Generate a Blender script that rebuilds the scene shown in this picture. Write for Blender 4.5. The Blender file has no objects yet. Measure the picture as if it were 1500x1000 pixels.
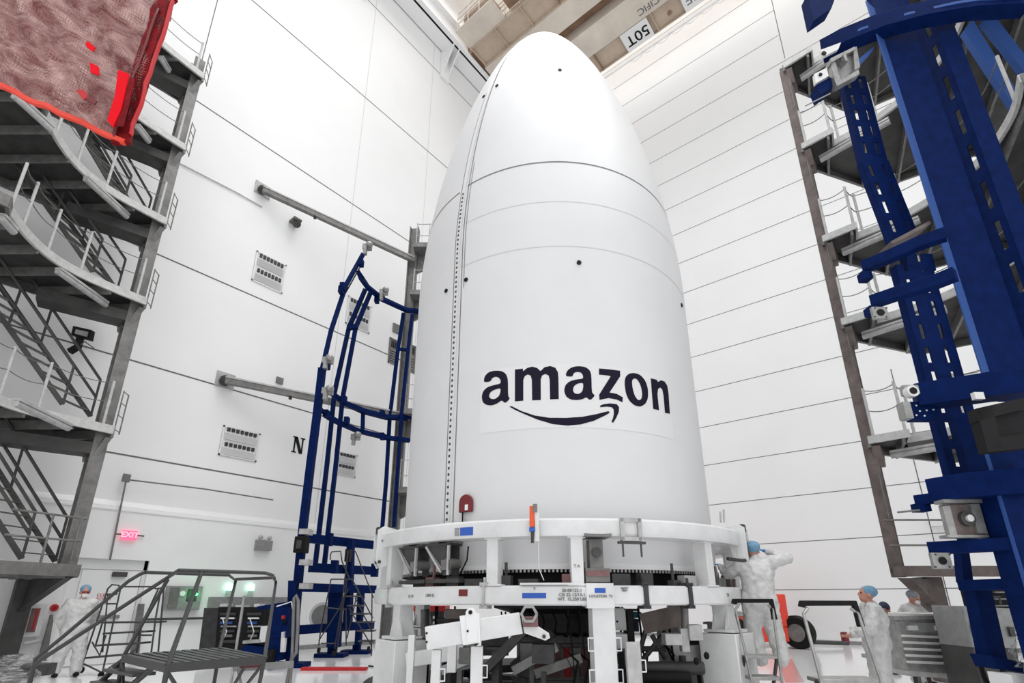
import bpy, bmesh, math, random
from mathutils import Vector, Matrix, noise
random.seed(7)
SC = bpy.context.scene
COL = SC.collection
V = Vector
PI = math.pi

# ------------------------------------------------------------------ camera, world, lights, exposure
FPX, PITCH, CX, CY, YAW, CAMH = 751.2, .317, 750.0, 631.1, .681, 1.5
cam_data = bpy.data.cameras.new('camera')
cam = bpy.data.objects.new('camera', cam_data)
COL.objects.link(cam)
cam_data.sensor_fit = 'HORIZONTAL'
cam_data.sensor_width = 36
cam_data.lens = FPX / 1500 * 36
cam_data.shift_y = (CY - 500) / 1500
cam_data.clip_start = .05
cam_data.clip_end = 400
cam.location = (0, 0, CAMH)
cam.rotation_euler = (PI/2 + PITCH, 0, -math.atan2(math.cos(YAW), math.sin(YAW)))
SC.camera = cam

world = bpy.data.worlds.new('world')
SC.world = world
world.use_nodes = True
wb = world.node_tree.nodes['Background']
wb.inputs[0].default_value = (.98, .99, 1, 1)
wb.inputs[1].default_value = .98

def area_light(name, loc, sx, sy, power, rot=(0, 0, 0)):
    d = bpy.data.lights.new(name, 'AREA')
    d.shape = 'RECTANGLE'
    d.size, d.size_y, d.energy = sx, sy, power
    d.spread = math.radians(116)      # reflector lamps throw their light down
    o = bpy.data.objects.new(name, d)
    COL.objects.link(o)
    o.location = loc
    o.rotation_euler = rot
    return o
area_light('high_bay_light', (12, 6, 35.5), 20, 20, 2000)
area_light('high_bay_light', (-2, -4, 35.5), 22, 22, 1500)
area_light('high_bay_light', (14, -10, 35.5), 14, 10, 1500)

SC.view_settings.view_transform = 'Standard'
SC.view_settings.look = 'None'
SC.view_settings.gamma = 1
SC.view_settings.use_curve_mapping = False
SC.view_settings.exposure = 0.16

# ------------------------------------------------------------------ room frame and surveying helpers
U = V((math.sin(YAW), math.cos(YAW)))      # room X in (lateral, forward)
W = V((-math.cos(YAW), math.sin(YAW)))     # room Y in (lateral, forward)
RT = V((U.x, W.x, 0))                      # lateral direction in the room
FW = V((U.y, W.y, 0))                      # forward direction in the room
UP = V((0, 0, 1))
EYE = V((0, 0, CAMH))
def F(lat, fwd, z):
    return RT * lat + FW * fwd + UP * z
def ray(x, y):
    X = (x - CX) / FPX
    Y = -(y - CY) / FPX
    c, s = math.cos(PITCH), math.sin(PITCH)
    return RT * X + FW * (c - Y * s) + UP * (s + Y * c)
def hit(x, y, ax, val):
    d = ray(x, y)
    return EYE + d * ((val - EYE[ax]) / d[ax])
def G(x, y, fwd):
    d = ray(x, y)
    return EYE + d * (fwd / d.dot(FW))
AX = V((7.892, 5.391, 0))                  # vertical axis of the fairing
def cyl(x, y, r):
    d = ray(x, y)
    a = d.x * d.x + d.y * d.y
    b = -2 * (d.x * AX.x + d.y * AX.y)
    c = AX.x ** 2 + AX.y ** 2 - r * r
    t = (-b - math.sqrt(max(b * b - 4 * a * c, 0))) / (2 * a)
    p = EYE + d * t
    return math.atan2(p.y - AX.y, p.x - AX.x), p.z
def CP(az, r, z):
    return V((AX.x + r * math.cos(az), AX.y + r * math.sin(az), z))

# ------------------------------------------------------------------ materials
MATS = {}
def mat(name, col, rough=.5, metal=0, nz=0, scale=6, bump=0, spec=.5, emit=0, emcol=None, alpha=1, col2=None, coat=0):
    m = bpy.data.materials.new(name)
    m.use_nodes = True
    nt = m.node_tree
    p = nt.nodes['Principled BSDF']
    c = (col[0], col[1], col[2], 1)
    p.inputs['Base Color'].default_value = c
    p.inputs['Roughness'].default_value = rough
    p.inputs['Metallic'].default_value = metal
    p.inputs['Specular IOR Level'].default_value = spec
    p.inputs['Coat Weight'].default_value = coat
    if alpha < 1: p.inputs['Alpha'].default_value = alpha
    if emit:
        p.inputs['Emission Color'].default_value = (*(emcol or col), 1)
        p.inputs['Emission Strength'].default_value = emit
    if nz or bump:
        tc = nt.nodes.new('ShaderNodeTexCoord')
        n = nt.nodes.new('ShaderNodeTexNoise')
        n.inputs['Scale'].default_value = scale
        n.inputs['Detail'].default_value = 6
        n.inputs['Roughness'].default_value = .6
        nt.links.new(tc.outputs['Object'], n.inputs['Vector'])
        if nz:
            r = nt.nodes.new('ShaderNodeValToRGB')
            k = col2 or tuple(max(0, x * (1 - nz)) for x in col)
            k3 = tuple(min(1, x * (1 + nz * .6)) for x in col)
            r.color_ramp.elements[0].position = .3
            r.color_ramp.elements[1].position = .72
            r.color_ramp.elements[0].color = (*k, 1)
            r.color_ramp.elements[1].color = (*k3, 1)
            nt.links.new(n.outputs[0], r.inputs[0])
            nt.links.new(r.outputs[0], p.inputs['Base Color'])
        if bump:
            b = nt.nodes.new('ShaderNodeBump')
            b.inputs['Strength'].default_value = bump
            b.inputs['Distance'].default_value = .02
            nt.links.new(n.outputs[0], b.inputs['Height'])
            nt.links.new(b.outputs[0], p.inputs['Normal'])
    MATS[name] = m
    return m
mat('wall', (.85, .85, .85), .55, nz=.03, scale=.35)
mat('wall_low', (.86, .86, .86), .6, nz=.05, scale=.6)
mat('line', (.13, .13, .13), .8)
mat('faint', (.55, .55, .55), .8)
mat('ceiling', (.80, .79, .77), .7)
mat('floor', (.90, .90, .91), .12, nz=.05, scale=.4, spec=.6)
mat('floor_pink', (.70, .45, .44), .15)
mat('fairing', (.64, .64, .645), .5, nz=.035, scale=.8)
mat('sticker', (.66, .66, .66), .45)
mat('logo', (.008, .005, .018), .6, spec=.15)
mat('white', (.68, .68, .68), .4, nz=.12, scale=3, coat=.2)
mat('white_bright', (.76, .76, .76), .35)
mat('black', (.008, .008, .009), .6, spec=.2)
mat('rubber', (.010, .010, .010), .7, nz=.3, scale=20, spec=.15)
mat('dark', (.035, .035, .037), .5, nz=.5, scale=8)
mat('steel', (.19, .186, .18), .5, .3, nz=.35, scale=5)
mat('steel_dark', (.065, .062, .06), .6, .2, nz=.4, scale=3)
mat('steel_pale', (.46, .455, .45), .5, .2, nz=.25, scale=7)
mat('steel_brown', (.15, .12, .112), .65, .1, nz=.4, scale=4)
mat('alu', (.34, .34, .33), .38, .6, nz=.3, scale=9)
mat('alu_bright', (.72, .72, .71), .3, .4)
mat('rail_dark', (.045, .045, .046), .45, .3)
mat('blue', (.002, .012, .075), .65, nz=.3, scale=6, spec=.05)
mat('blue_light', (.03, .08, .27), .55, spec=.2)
mat('blue_label', (.02, .09, .42), .5)
mat('tan', (.50, .40, .31), .6, nz=.15, scale=1.5)
mat('tan_pale', (.66, .59, .51), .55, nz=.16, scale=.7)
mat('tan_brown', (.27, .16, .10), .6, nz=.3, scale=2)
mat('red', (.5, .01, .014), .6, nz=.15, scale=8)
mat('red_dark', (.16, .006, .01), .5, nz=.3, scale=12)
mat('red_cloth', (.19, .002, .006), .7, spec=.15, nz=.6, scale=9, bump=.5)
mat('red_bright', (.75, .003, .012), .7, spec=.1)
mat('orange', (.75, .045, .02), .4, nz=.1)
mat('orange_strap', (.72, .09, .02), .5)
mat('exit', (.9, .10, .22), .5, emit=.9, emcol=(1, .12, .25))
mat('exit_text', (1, .55, .62), .5, emit=.5)
mat('green_glow', (.1, .9, .3), .5, emit=2.2, emcol=(.12, 1, .35))
mat('cyan_glow', (.6, 1, .8), .5, emit=1.5, emcol=(.5, 1, .75))
mat('tube', (.52, .52, .51), .4, nz=.2, scale=8)
mat('coverall', (.58, .58, .57), .7, nz=.18, scale=11, bump=1.0)
mat('skin', (.50, .24, .17), .55, nz=.12, scale=30)
mat('cap_blue', (.16, .32, .46), .8, nz=.35, scale=35, bump=.6)
mat('cap_navy', (.03, .04, .08), .7)
mat('cap_grey', (.24, .26, .28), .8, nz=.3, scale=35)
mat('glove_blue', (.06, .20, .50), .55)
mat('mask', (.72, .72, .72), .8)
mat('glass', (.5, .5, .5), .1, alpha=.5)
mat('plate_grey', (.28, .28, .28), .5, .2, nz=.2, scale=9)
mat('vent', (.76, .76, .76), .5)
mat('maroon_box', (.20, .10, .10), .6, nz=.3, scale=6)
mat('teal', (.02, .22, .26), .6)

# ------------------------------------------------------------------ mesh builder
class M:
    def __init__(s): s.v = []; s.f = []; s.mi = []; s.cur = 0
    def add(s, vs, fs):
        n = len(s.v)
        s.v += [V(a) for a in vs]
        for f in fs:
            s.f.append([n + i for i in f]); s.mi.append(s.cur)
        return s
    def hexa(s, b, t):
        return s.add(b + t, [(3,2,1,0),(4,5,6,7),(0,1,5,4),(1,2,6,5),(2,3,7,6),(3,0,4,7)])
    def box(s, c, sz, ax=None, ay=None, az=None):
        c = V(c); ax = (ax or V((1,0,0))) * sz[0]/2; ay = (ay or V((0,1,0))) * sz[1]/2; az = (az or V((0,0,1))) * sz[2]/2
        b = [c-ax-ay-az, c+ax-ay-az, c+ax+ay-az, c-ax+ay-az]
        return s.hexa(b, [p + az*2 for p in b])
    def fbox(s, c, sz):            # box square to the view heading: lateral, forward, up
        return s.box(c, sz, RT, FW, UP)
    def span(s, a, b):
        a = V(a); b = V(b)
        return s.box((a+b)/2, [abs(b[i]-a[i]) for i in range(3)])
    def beam(s, p, q, w, h, up=UP):
        p = V(p); q = V(q); d = (q-p)
        if d.length < 1e-6: return s
        d.normalize()
        sd = d.cross(up)
        if sd.length < 1e-3: sd = d.cross(V(RT))
        sd.normalize(); u2 = sd.cross(d).normalized()
        a = sd*w/2; c = u2*h/2
        b = [p-a-c, p+a-c, p+a+c, p-a+c]
        e = [x+(q-p) for x in b]
        return s.hexa(b, e)
    def path(s, pts, w, h, up=UP):
        # swept rectangular bar, mitred at the joints
        pts = [V(p) for p in pts]; n = len(pts); rings = []
        for i, p in enumerate(pts):
            d = ((pts[i+1]-p).normalized() if i < n-1 else V()) + ((p-pts[i-1]).normalized() if i else V())
            d.normalize()
            sd = d.cross(up)
            if sd.length < 1e-3: sd = d.cross(V(RT))
            sd.normalize(); u2 = sd.cross(d).normalized()
            a = sd*w/2; c = u2*h/2
            rings.append([p-a-c, p+a-c, p+a+c, p-a+c])
        vs = [v for r in rings for v in r]; fs = []
        for i in range(n-1):
            for k in range(4):
                fs.append((i*4+k, i*4+(k+1)%4, i*4+4+(k+1)%4, i*4+4+k))
        fs += [(3,2,1,0), tuple((n-1)*4+k for k in range(4))]
        return s.add(vs, fs)
    def tube(s, pts, r, n=8, r2=None):
        pts = [V(p) for p in pts]; N = len(pts); vs = []; fs = []
        prev = None
        for i, p in enumerate(pts):
            d = ((pts[i+1]-p).normalized() if i < N-1 else V()) + ((p-pts[i-1]).normalized() if i else V())
            if d.length < 1e-6: d = V((0,0,1))
            d.normalize()
            if prev is None:
                a = d.orthogonal().normalized()
            else:
                a = (prev - d*prev.dot(d)).normalized()
            prev = a; b = d.cross(a)
            rr = r if r2 is None else r + (r2-r)*i/(N-1)
            for k in range(n):
                t = 2*PI*k/n
                vs.append(p + (a*math.cos(t)+b*math.sin(t))*rr)
        for i in range(N-1):
            for k in range(n):
                fs.append((i*n+k, i*n+(k+1)%n, (i+1)*n+(k+1)%n, (i+1)*n+k))
        fs += [tuple(range(n-1,-1,-1)), tuple((N-1)*n+k for k in range(n))]
        return s.add(vs, fs)
    def prism(s, poly, ext):
        n = len(poly); e = V(ext); vs = [V(p) for p in poly] + [V(p)+e for p in poly]
        fs = [tuple(range(n-1,-1,-1)), tuple(range(n,2*n))] + [(i,(i+1)%n,n+(i+1)%n,n+i) for i in range(n)]
        return s.add(vs, fs)
    def lathe(s, prof, c, n=64, a0=0, a1=2*PI):
        # prof: closed or open list of (r, z) turned round the vertical axis at c
        full = abs(a1-a0-2*PI) < 1e-6; N = n if full else n+1
        vs = []; k = len(prof)
        for i in range(N):
            a = a0+(a1-a0)*i/n
            for r, z in prof: vs.append(V((c[0]+r*math.cos(a), c[1]+r*math.sin(a), z)))
        fs = []
        for i in range(n):
            j = (i+1) % N
            for m in range(k-1): fs.append((i*k+m, j*k+m, j*k+m+1, i*k+m+1))
        return s.add(vs, fs)
    def ring(s, c, r0, r1, z0, z1, n=96, a0=0, a1=2*PI):
        s.lathe([(r1,z0),(r1,z1),(r0,z1),(r0,z0),(r1,z0)], c, n, a0, a1)
        if abs(a1-a0-2*PI) > 1e-6:
            for a in (a0, a1):
                e = lambda r, z: V((c[0]+r*math.cos(a), c[1]+r*math.sin(a), z))
                s.add([e(r1,z0), e(r1,z1), e(r0,z1), e(r0,z0)], [(0,1,2,3)])
        return s
    def ell(s, c, r, n=16, m=10, ax=None, ay=None, az=None):
        c = V(c); ax = ax or V((1,0,0)); ay = ay or V((0,1,0)); az = az or V((0,0,1))
        vs = []; fs = []
        for i in range(m+1):
            t = PI*i/m
            for k in range(n):
                a = 2*PI*k/n
                vs.append(c + ax*(r[0]*math.sin(t)*math.cos(a)) + ay*(r[1]*math.sin(t)*math.sin(a)) + az*(r[2]*math.cos(t)))
        for i in range(m):
            for k in range(n):
                fs.append((i*n+k, (i+1)*n+k, (i+1)*n+(k+1)%n, i*n+(k+1)%n))
        return s.add(vs, fs)
    def cap(s, p, q, r1, r2, n=12):
        p = V(p); q = V(q)
        s.ell(p, (r1,)*3, n, 8); s.ell(q, (r2,)*3, n, 8)
        if (q-p).length > 1e-5: s.tube([p, q], r1, n, r2)
        return s
    def plate(s, p, q, side, nrm, w, th, rows, slen, gap, sw, start=.15):
        # plate from p to q, w wide along side, th thick, with rows of slots cut through
        p = V(p); q = V(q); d = q-p; L = d.length; d.normalize()
        edges = [-w/2]
        for r in rows: edges += [r-sw/2, r+sw/2]
        edges.append(w/2)
        for i in range(0, len(edges), 2):
            a, b = edges[i], edges[i+1]
            s.box(p + d*L/2 + side*((a+b)/2), (L, b-a, th), d, side, nrm)
        for r in rows:
            t = 0; nxt = start
            while t < L:
                e = min(nxt, L)
                s.box(p + d*((t+e)/2) + side*r, (e-t, sw, th), d, side, nrm)
                t = nxt+slen; nxt = t+gap
        return s
    def obj(s, name, mats, parent=None, smooth=True, bevel=0, kind=None):
        me = bpy.data.meshes.new(name)
        me.from_pydata([tuple(a) for a in s.v], [], s.f)
        if isinstance(mats, str): mats = [mats]
        for k in mats: me.materials.append(MATS[k])
        if len(mats) > 1:
            for p, i in zip(me.polygons, s.mi): p.material_index = i
        b = bmesh.new(); b.from_mesh(me)
        bmesh.ops.recalc_face_normals(b, faces=b.faces)
        b.to_mesh(me); b.free()
        if smooth:
            for p in me.polygons: p.use_smooth = True
            me.set_sharp_from_angle(angle=math.radians(38))
        o = bpy.data.objects.new(name, me)
        COL.objects.link(o)
        if bevel:
            m = o.modifiers.new('bevel', 'BEVEL'); m.width = bevel; m.segments = 2; m.limit_method = 'ANGLE'; m.angle_limit = math.radians(50)
        put(o, parent)
        if kind: o['kind'] = kind
        return o
ORG = {}
def put(o, parent):
    if parent is not None:
        o.parent = parent
        base = ORG.get(parent.name, V((0,0,0)))
        o.matrix_parent_inverse = Matrix.Translation(-base)
        ORG[o.name] = V((0,0,0)) + base*0
def tag(o, label, cat, group=None, kind=None):
    if label: o['label'] = label
    if cat: o['category'] = cat
    if group: o['group'] = group
    if kind: o['kind'] = kind
    return o
def thing(name, loc, label, cat, group=None):
    o = bpy.data.objects.new(name, None)
    COL.objects.link(o)
    o.location = loc
    o.empty_display_size = .2
    ORG[o.name] = V(loc)
    return tag(o, label, cat, group)
def clone(root, delta, label=None, group=None):
    def rec(o, par):
        c = o.copy(); COL.objects.link(c)
        if par is not None: c.parent = par
        for ch in list(o.children): rec(ch, c)
        return c
    r = rec(root, None); r.location = V(root.location) + V(delta)
    if label: r['label'] = label
    if group: r['group'] = group
    return r
def textmesh(name, s, size, org, right, up, m, parent=None, bold=0, align='CENTER', ext=.002, xs=1):
    cu = bpy.data.curves.new('t', 'FONT')
    cu.body = s; cu.size = size; cu.align_x = align; cu.align_y = 'CENTER'; cu.extrude = ext; cu.offset = bold
    cu.space_line = .95
    t = bpy.data.objects.new('t', cu); COL.objects.link(t)
    bpy.context.view_layer.update()
    me = bpy.data.meshes.new_from_object(t.evaluated_get(bpy.context.evaluated_depsgraph_get()))
    bpy.data.objects.remove(t)
    right = V(right).normalized(); up = V(up).normalized(); n = right.cross(up)
    for v in me.vertices:
        c = v.co.copy()
        v.co = V(org) + right*(c.x*xs) + up*c.y + n*c.z
    me.materials.clear(); me.materials.append(MATS[m])
    me.name = name
    o = bpy.data.objects.new(name, me); COL.objects.link(o)
    put(o, parent)
    return o
def zig(a, b, n):
    return [V(a).lerp(V(b), i/n) for i in range(n+1)]
def sag(a, b, drop, n=8):
    return [V(a).lerp(V(b), i/n) - UP*(drop*4*(i/n)*(1-i/n)) for i in range(n+1)]

# ================================================================== THE SETTING
m = M(); m.span((-16, -16, -.3), (22.3, 16.25, 0)); m.obj('floor', 'floor', kind='structure')
m = M(); m.span((-5, -7, 36), (22.9, 16.85, 36.3))
m.obj('ceiling', 'ceiling', kind='structure')
YW, XW = 16.25, 22.3
# left wall: panels with joint lines, lower part thicker
m = M(); m.span((-16, YW, 0), (XW+.6, YW+.5, 36)); m.cur = 1
for z in (5.14, 7.77, 11.23, 17.3, 23.3, 29.2): m.span((-16, YW-.004, z-.022), (XW, YW+.01, z+.022))
m.span((3.19, YW-.004, 3.95), (3.215, YW+.01, 30.8))
m.cur = 2
for x in (9.4, 13.2, 17.0): m.span((x-.01, YW-.003, 3.95), (x+.01, YW+.01, 30.8))
m.obj('wall_left', ['wall', 'line', 'faint'], kind='structure')
# lower lining with door opening
DX0, DX1, DH = 3.15, 4.78, 2.46
m = M()
m.span((-16, YW-.14, 0), (DX0, YW, 3.78)); m.span((DX1, YW-.14, 0), (XW, YW, 3.78)); m.span((DX0, YW-.14, DH), (DX1, YW, 3.78))
m.obj('wall_left_lining', 'wall_low', kind='structure')['kind'] = 'structure'
bpy.data.objects['wall_left_lining'].name = 'wall_left_lower'
m = M(); m.add([(-16,YW-.16,3.66),(-16,YW-.16,3.72),(-16,YW-.002,3.93),(-16,YW-.002,3.66),(XW,YW-.16,3.66),(XW,YW-.16,3.72),(XW,YW-.002,3.93),(XW,YW-.002,3.66)],
      [(0,1,2,3),(7,6,5,4),(0,4,5,1),(1,5,6,2),(2,6,7,3),(3,7,4,0)])
m.obj('trim_1', 'white_bright', kind='structure')
m = M()
m.span((-16, YW-.155, 0), (DX0, YW-.14, .13)); m.span((DX1, YW-.155, 0), (XW, YW-.14, .13))
m.obj('baseboard_left', 'plate_grey', kind='structure')
# door leaf in the recess
d1 = thing('door_1', ((DX0+DX1)/2, YW-.02, 0), None, None); d1['kind'] = 'structure'
m = M(); m.span((DX0, YW-.05, 0), (DX0+.08, YW-.001, DH)); m.span((DX1-.08, YW-.05, 0), (DX1, YW-.001, DH)); m.span((DX0, YW-.05, DH-.25), (DX1, YW-.001, DH))
m.obj('door_frame', 'vent', d1)
m = M(); m.span((DX0+.3, YW-.035, .02), (DX1-.1, YW-.001, DH-.26)); m.obj('door_leaf', 'wall_low', d1, bevel=.004)
m = M(); m.span((4.05, YW-.13, 2.04), (4.36, YW-.04, 2.16)); m.obj('door_closer', 'steel_dark', d1, bevel=.01)
m = M(); m.span((3.6, YW-.1, 1.05), (4.4, YW-.04, 1.13)); m.obj('push_bar', 'alu', d1)
textmesh('door_sign', 'CLEAN\nROOM', .1, (4.0, YW-.04, 1.55), (1,0,0), (0,0,1), 'red', d1)
# right wall
m = M(); m.span((XW, -16, 0), (XW+.5, YW, 36)); m.cur = 1
for i in range(20):
    z = 1.84 + 1.745*i
    m.span((XW-.004, -16 if z < 27 else 1.05, z-.013), (XW+.01, YW, z+.013))
m.span((XW-.004, .0, 0), (XW+.01, .03, 9.6)); m.span((XW-.004, 1.03, 26.4), (XW+.01, 1.06, 36))
m.obj('wall_right', ['wall', 'line'], kind='structure')
m = M(); m.span((XW-.015, -16, 0), (XW, YW, .12)); m.obj('baseboard_right', 'plate_grey', kind='structure')
zl = hit(1350, 768, 0, XW).z
m = M(); m.span((XW-.3, -16, zl-.1), (XW-.005, -.0, zl+.1)); m.obj('trim_2', 'white_bright', kind='structure')
# painted walkway stripe on the floor
m = M(); a = [hit(1140, 965, 2, 0), hit(1160, 965, 2, 0), hit(1178, 999, 2, 0), hit(1150, 999, 2, 0)]
m.add([(p.x, p.y, .003) for p in a], [(0,1,2,3)])
m.obj('trim_3', 'floor_pink', kind='structure')

# ---- crane runway on the left wall
rw = thing('crane_runway_beam', (8, 15.9, 30.6), 'white crane runway beam running along the top of the left wall', 'beam')
m = M(); m.span((-10, 15.35, 30.9), (XW, 15.45, 32.3)); m.span((-10, 15.1, 30.9), (XW, 16.2, 30.98)); m.span((-10, 15.1, 32.22), (XW, 16.2, 32.3)); m.obj('beam', 'wall', rw)
for x in (3.5, 8.5, 14.0, 19):
    m = M(); m.prism([(x-.2, 16.24, 29.2), (x-.2, 16.24, 30.9), (x-.2, 15.3, 30.9)], (.06, 0, 0)); m.prism([(x+.2, 16.24, 29.2), (x+.2, 16.24, 30.9), (x+.2, 15.3, 30.9)], (.06, 0, 0))
    m.span((x-.3, 16.1, 29.0), (x+.3, 16.24, 30.9)); m.obj('bracket', 'wall', rw)

# ---- overhead crane bridge
def hx(x, y): return hit(x, y, 2, 31).x
cz = 31.0
X0, X1, X2, X3, X4, X5 = 14.62, 15.9, 17.0, 17.75, 19.15, 20.42
cr = thing('overhead_crane', (17.5, 6, cz), 'tan twin-girder overhead crane bridge with rib-backed walkways high above the nose', 'crane')
YA, YB = 14.9, -14
for a, b in ((X1, X2), (X3, X4)):
    m = M(); m.span((a, YB, cz-.25), (b, YA, cz+1.9)); m.obj('girder', 'tan_pale', cr)
for a, b in ((X0, X1), (X4, X5)):
    m = M(); m.span((a, YB, cz), (b, YA, cz+.06)); m.span((a, YB, cz-.12), (a+.06, YA, cz+.25)); m.span((b-.06, YB, cz-.12), (b, YA, cz+.25)); m.obj('walkway', 'tan', cr)
    for i in range(17):
        y = YA-.1-i*1.72
        m = M(); m.span((a, y-.03, cz-.14), (b, y+.03, cz)); m.obj('rib', 'tan_brown' if i % 4 == 3 else 'tan', cr)
m = M(); m.span((X2+.03, 3, cz+.4), (X3-.03, YA, cz+.9)); m.obj('cable_tray', 'tan_brown', cr)
m = M(); m.span((X0+.3, YA-.02, cz+.1), (X5-.2, YA+1.0, cz+1.6)); m.obj('end_truck', 'tan_brown', cr)
# trolley and side platforms with railings
m = M(); m.span((X2-.5, 8.4, cz+.9), (X3+.4, 10.3, cz+1.9)); m.obj('trolley', 'steel_dark', cr)
m = M(); m.span((X0-1.0, 12.6, cz+.2), (X0-.02, 14.4, cz+.9)); m.obj('control_box', 'tan_brown', cr)
m = M(); m.span((X0-1.3, 9.8, cz+.25), (X0-.02, 12.0, cz+1.2)); m.obj('control_box', 'tan_brown', cr)
m = M()
for y in (14.7, 13.9, 13.1, 12.3, 11.3, 10.3, 9.3, 8.3, 7.3):
    m.tube([(X0-.05, y, cz), (X0-.05, y, cz+1.3)], .03, 6)
for z in (.55, .95, 1.3): m.tube([(X0-.05, 14.8, cz+z), (X0-.05, 6, cz+z)], .03, 6)
for z in (.5, .9, 1.3): m.tube([(X0-1.1, 14.8, cz+z), (X0-1.1, 12.4, cz+z)], .03, 6)
for y in (14.8, 14.0, 13.2, 12.4): m.tube([(X0-1.1, y, cz), (X0-1.1, y, cz+1.3)], .03, 6)
m.span((X0-1.15, 12.3, cz-.05), (X0, 14.9, cz))
m.obj('railing', 'tan_pale', cr)
m = M(); m.span((19.22, 6.45, cz-.2), (20.36, 8.0, cz-.15)); sg = m.obj('capacity_sign', 'white_bright', cr)
textmesh('lettering', '50T', .82, (19.8, 7.2, cz-.205), (0,1,0), (1,0,0), 'black', sg, bold=.01)
m = M(); m.span((19.22, 3.4, cz-.2), (20.36, 4.7, cz-.15)); sg = m.obj('name_sign', 'white_bright', cr)
textmesh('lettering', 'NE', .7, (19.8, 4.1, cz-.205), (0,1,0), (1,0,0), 'line', sg)
textmesh('maker_lettering', 'PACIFIC', .5, (18.75, 5.8, cz-.255), (0,1,0), (1,0,0), 'line', cr, bold=.004)
m = M(); m.tube([(19.9, 5.3, cz-.14), (19.6, 5.3, cz-.4), (19.5, 5.3, cz-.6)], .05, 8); m.ell((19.5, 5.3, cz-.65), (.12,.12,.12), 10, 8); m.obj('hook', 'tan_brown', cr)
# conductor rail on the right wall side
cb = thing('festoon_rail', (21.0, 5, 31), 'pale festoon cable rail beside the crane bridge at the right wall', 'rail')
m = M(); m.span((20.85, -8, 30.9), (20.95, 14, 31.1)); m.obj('rail', 'wall', cb)
for i in range(9):
    y = 8.2-i*.8
    m = M(); m.tube(sag((20.9, y, 30.9), (20.9, y-.8, 30.9), .25), .02, 5); m.obj('cable', 'vent', cb)

# ================================================================== PAYLOAD FAIRING
ZB, HC, LN, RR = 2.0, 5.24, 7.99, 2.7
def prof(z):
    t = min(max((z-ZB-HC)/LN, 0), 1)
    return RR*max(1-t**1.61, 0)**.642
fr = thing('payload_fairing', (AX.x, AX.y, 1.85), 'giant white bullet-shaped payload fairing with a dark smile logo standing on the ring stand', 'fairing')
m = M()
pr = [(RR-.06, 1.88), (RR, 1.88), (RR, 2.4)] + [(RR, 2.4+(HC+ZB-2.4)*i/12) for i in range(1, 13)]
N = 70
for i in range(1, N+1):
    z = ZB+HC+LN*(1-(1-i/N)**2)
    pr.append((prof(z), z))
m.lathe(pr, AX, 160); m.obj('shell', 'fairing', fr)
# serrated base flange
m = M(); m.ring(AX, RR-.12, RR+.015, 1.87, 1.93, 128); m.obj('base_flange', 'vent', fr)
m = M()
for i in range(320):
    a = 2*PI*i/320
    p = CP(a, RR-.01, 1.85)
    m.box(p, (.026, .04, .035), V((-math.sin(a), math.cos(a), 0)), V((math.cos(a), math.sin(a), 0)), UP)
m.obj('flange_teeth', 'alu', fr)['kind'] = 'stuff'
m = M(); m.lathe([(0, 1.5), (2.5, 1.5), (2.5, 1.88), (0, 1.88)], AX, 64); m.obj('interior_shade', 'black', fr)  # black disc stands in for the shade inside the open shell
# joint ring and split line
def arc_strip(az0, az1, z, w, off, n=60):
    m = M()
    for i in range(n+1):
        a = az0+(az1-az0)*i/n
        for zz in (z-w/2, z+w/2): m.v.append(CP(a, prof(zz)+off, zz))
    for i in range(n): m.f.append([2*i, 2*i+2, 2*i+3, 2*i+1]); m.mi.append(0)
    return m
R_ = math.radians
arc_strip(R_(-178.5), R_(-10), 8.64, .022, .006, 90).obj('joint_line', 'line', fr)
arc_strip(R_(60), R_(177.2), 8.60, .022, .006, 60).obj('joint_line', 'line', fr)
arc_strip(R_(-178.5), R_(-10), 6.83, .012, .004, 90).obj('faint_joint', 'faint', fr)
arc_strip(R_(-178.5), R_(-10), 7.72, .010, .004, 90).obj('faint_joint', 'faint', fr)
def mer(azd, z0, z1, w, off, n=80):
    m = M(); a = R_(azd)
    t = V((-math.sin(a), math.cos(a), 0))
    for i in range(n+1):
        z = z0+(z1-z0)*i/n
        p = CP(a, prof(z)+off, z)
        m.v += [p-t*w/2, p+t*w/2]
    for i in range(n): m.f.append([2*i, 2*i+2, 2*i+3, 2*i+1]); m.mi.append(0)
    return m
mer(-177.9, 2.4, 14.6, .014, .007).obj('split_line', 'line', fr)
mer(179.6, 2.4, 13.0, .10, .004).obj('split_rail', 'sticker', fr)
mer(178.3, 2.4, 11.6, .012, .007).obj('split_line', 'steel', fr)
mer(-176.8, 6.4, 9.2, .010, .007).obj('split_line', 'steel', fr)
m = M()
for i in range(64):
    z = 2.5+i*.095
    p = CP(R_(179.5), prof(z)+.008, z)
    m.box(p, (.03, .01, .035), V((0,1,0)), V((1,0,0)), UP)
m.obj('rivet_row', 'steel_dark', fr)['kind'] = 'stuff'
for x, y, r in ((848,385,2.7),(683,410,2.7),(654,426,2.7),(998,447,2.7),(820,103,1.5),(728,126,1.5),(709,142,1.5),(914,163,1.6)):
    az, z = cyl(x, y, r)
    for _ in range(8): az, z = cyl(x, y, prof(z))
    if prof(z) < .3: continue
    p = CP(az, prof(z), z); n = V((math.cos(az), math.sin(az), .25 if z > 9 else 0)).normalized()
    m = M(); m.tube([p-n*.02, p+n*.02], .037, 14); m.obj('vent_plug', 'black', fr)
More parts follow.
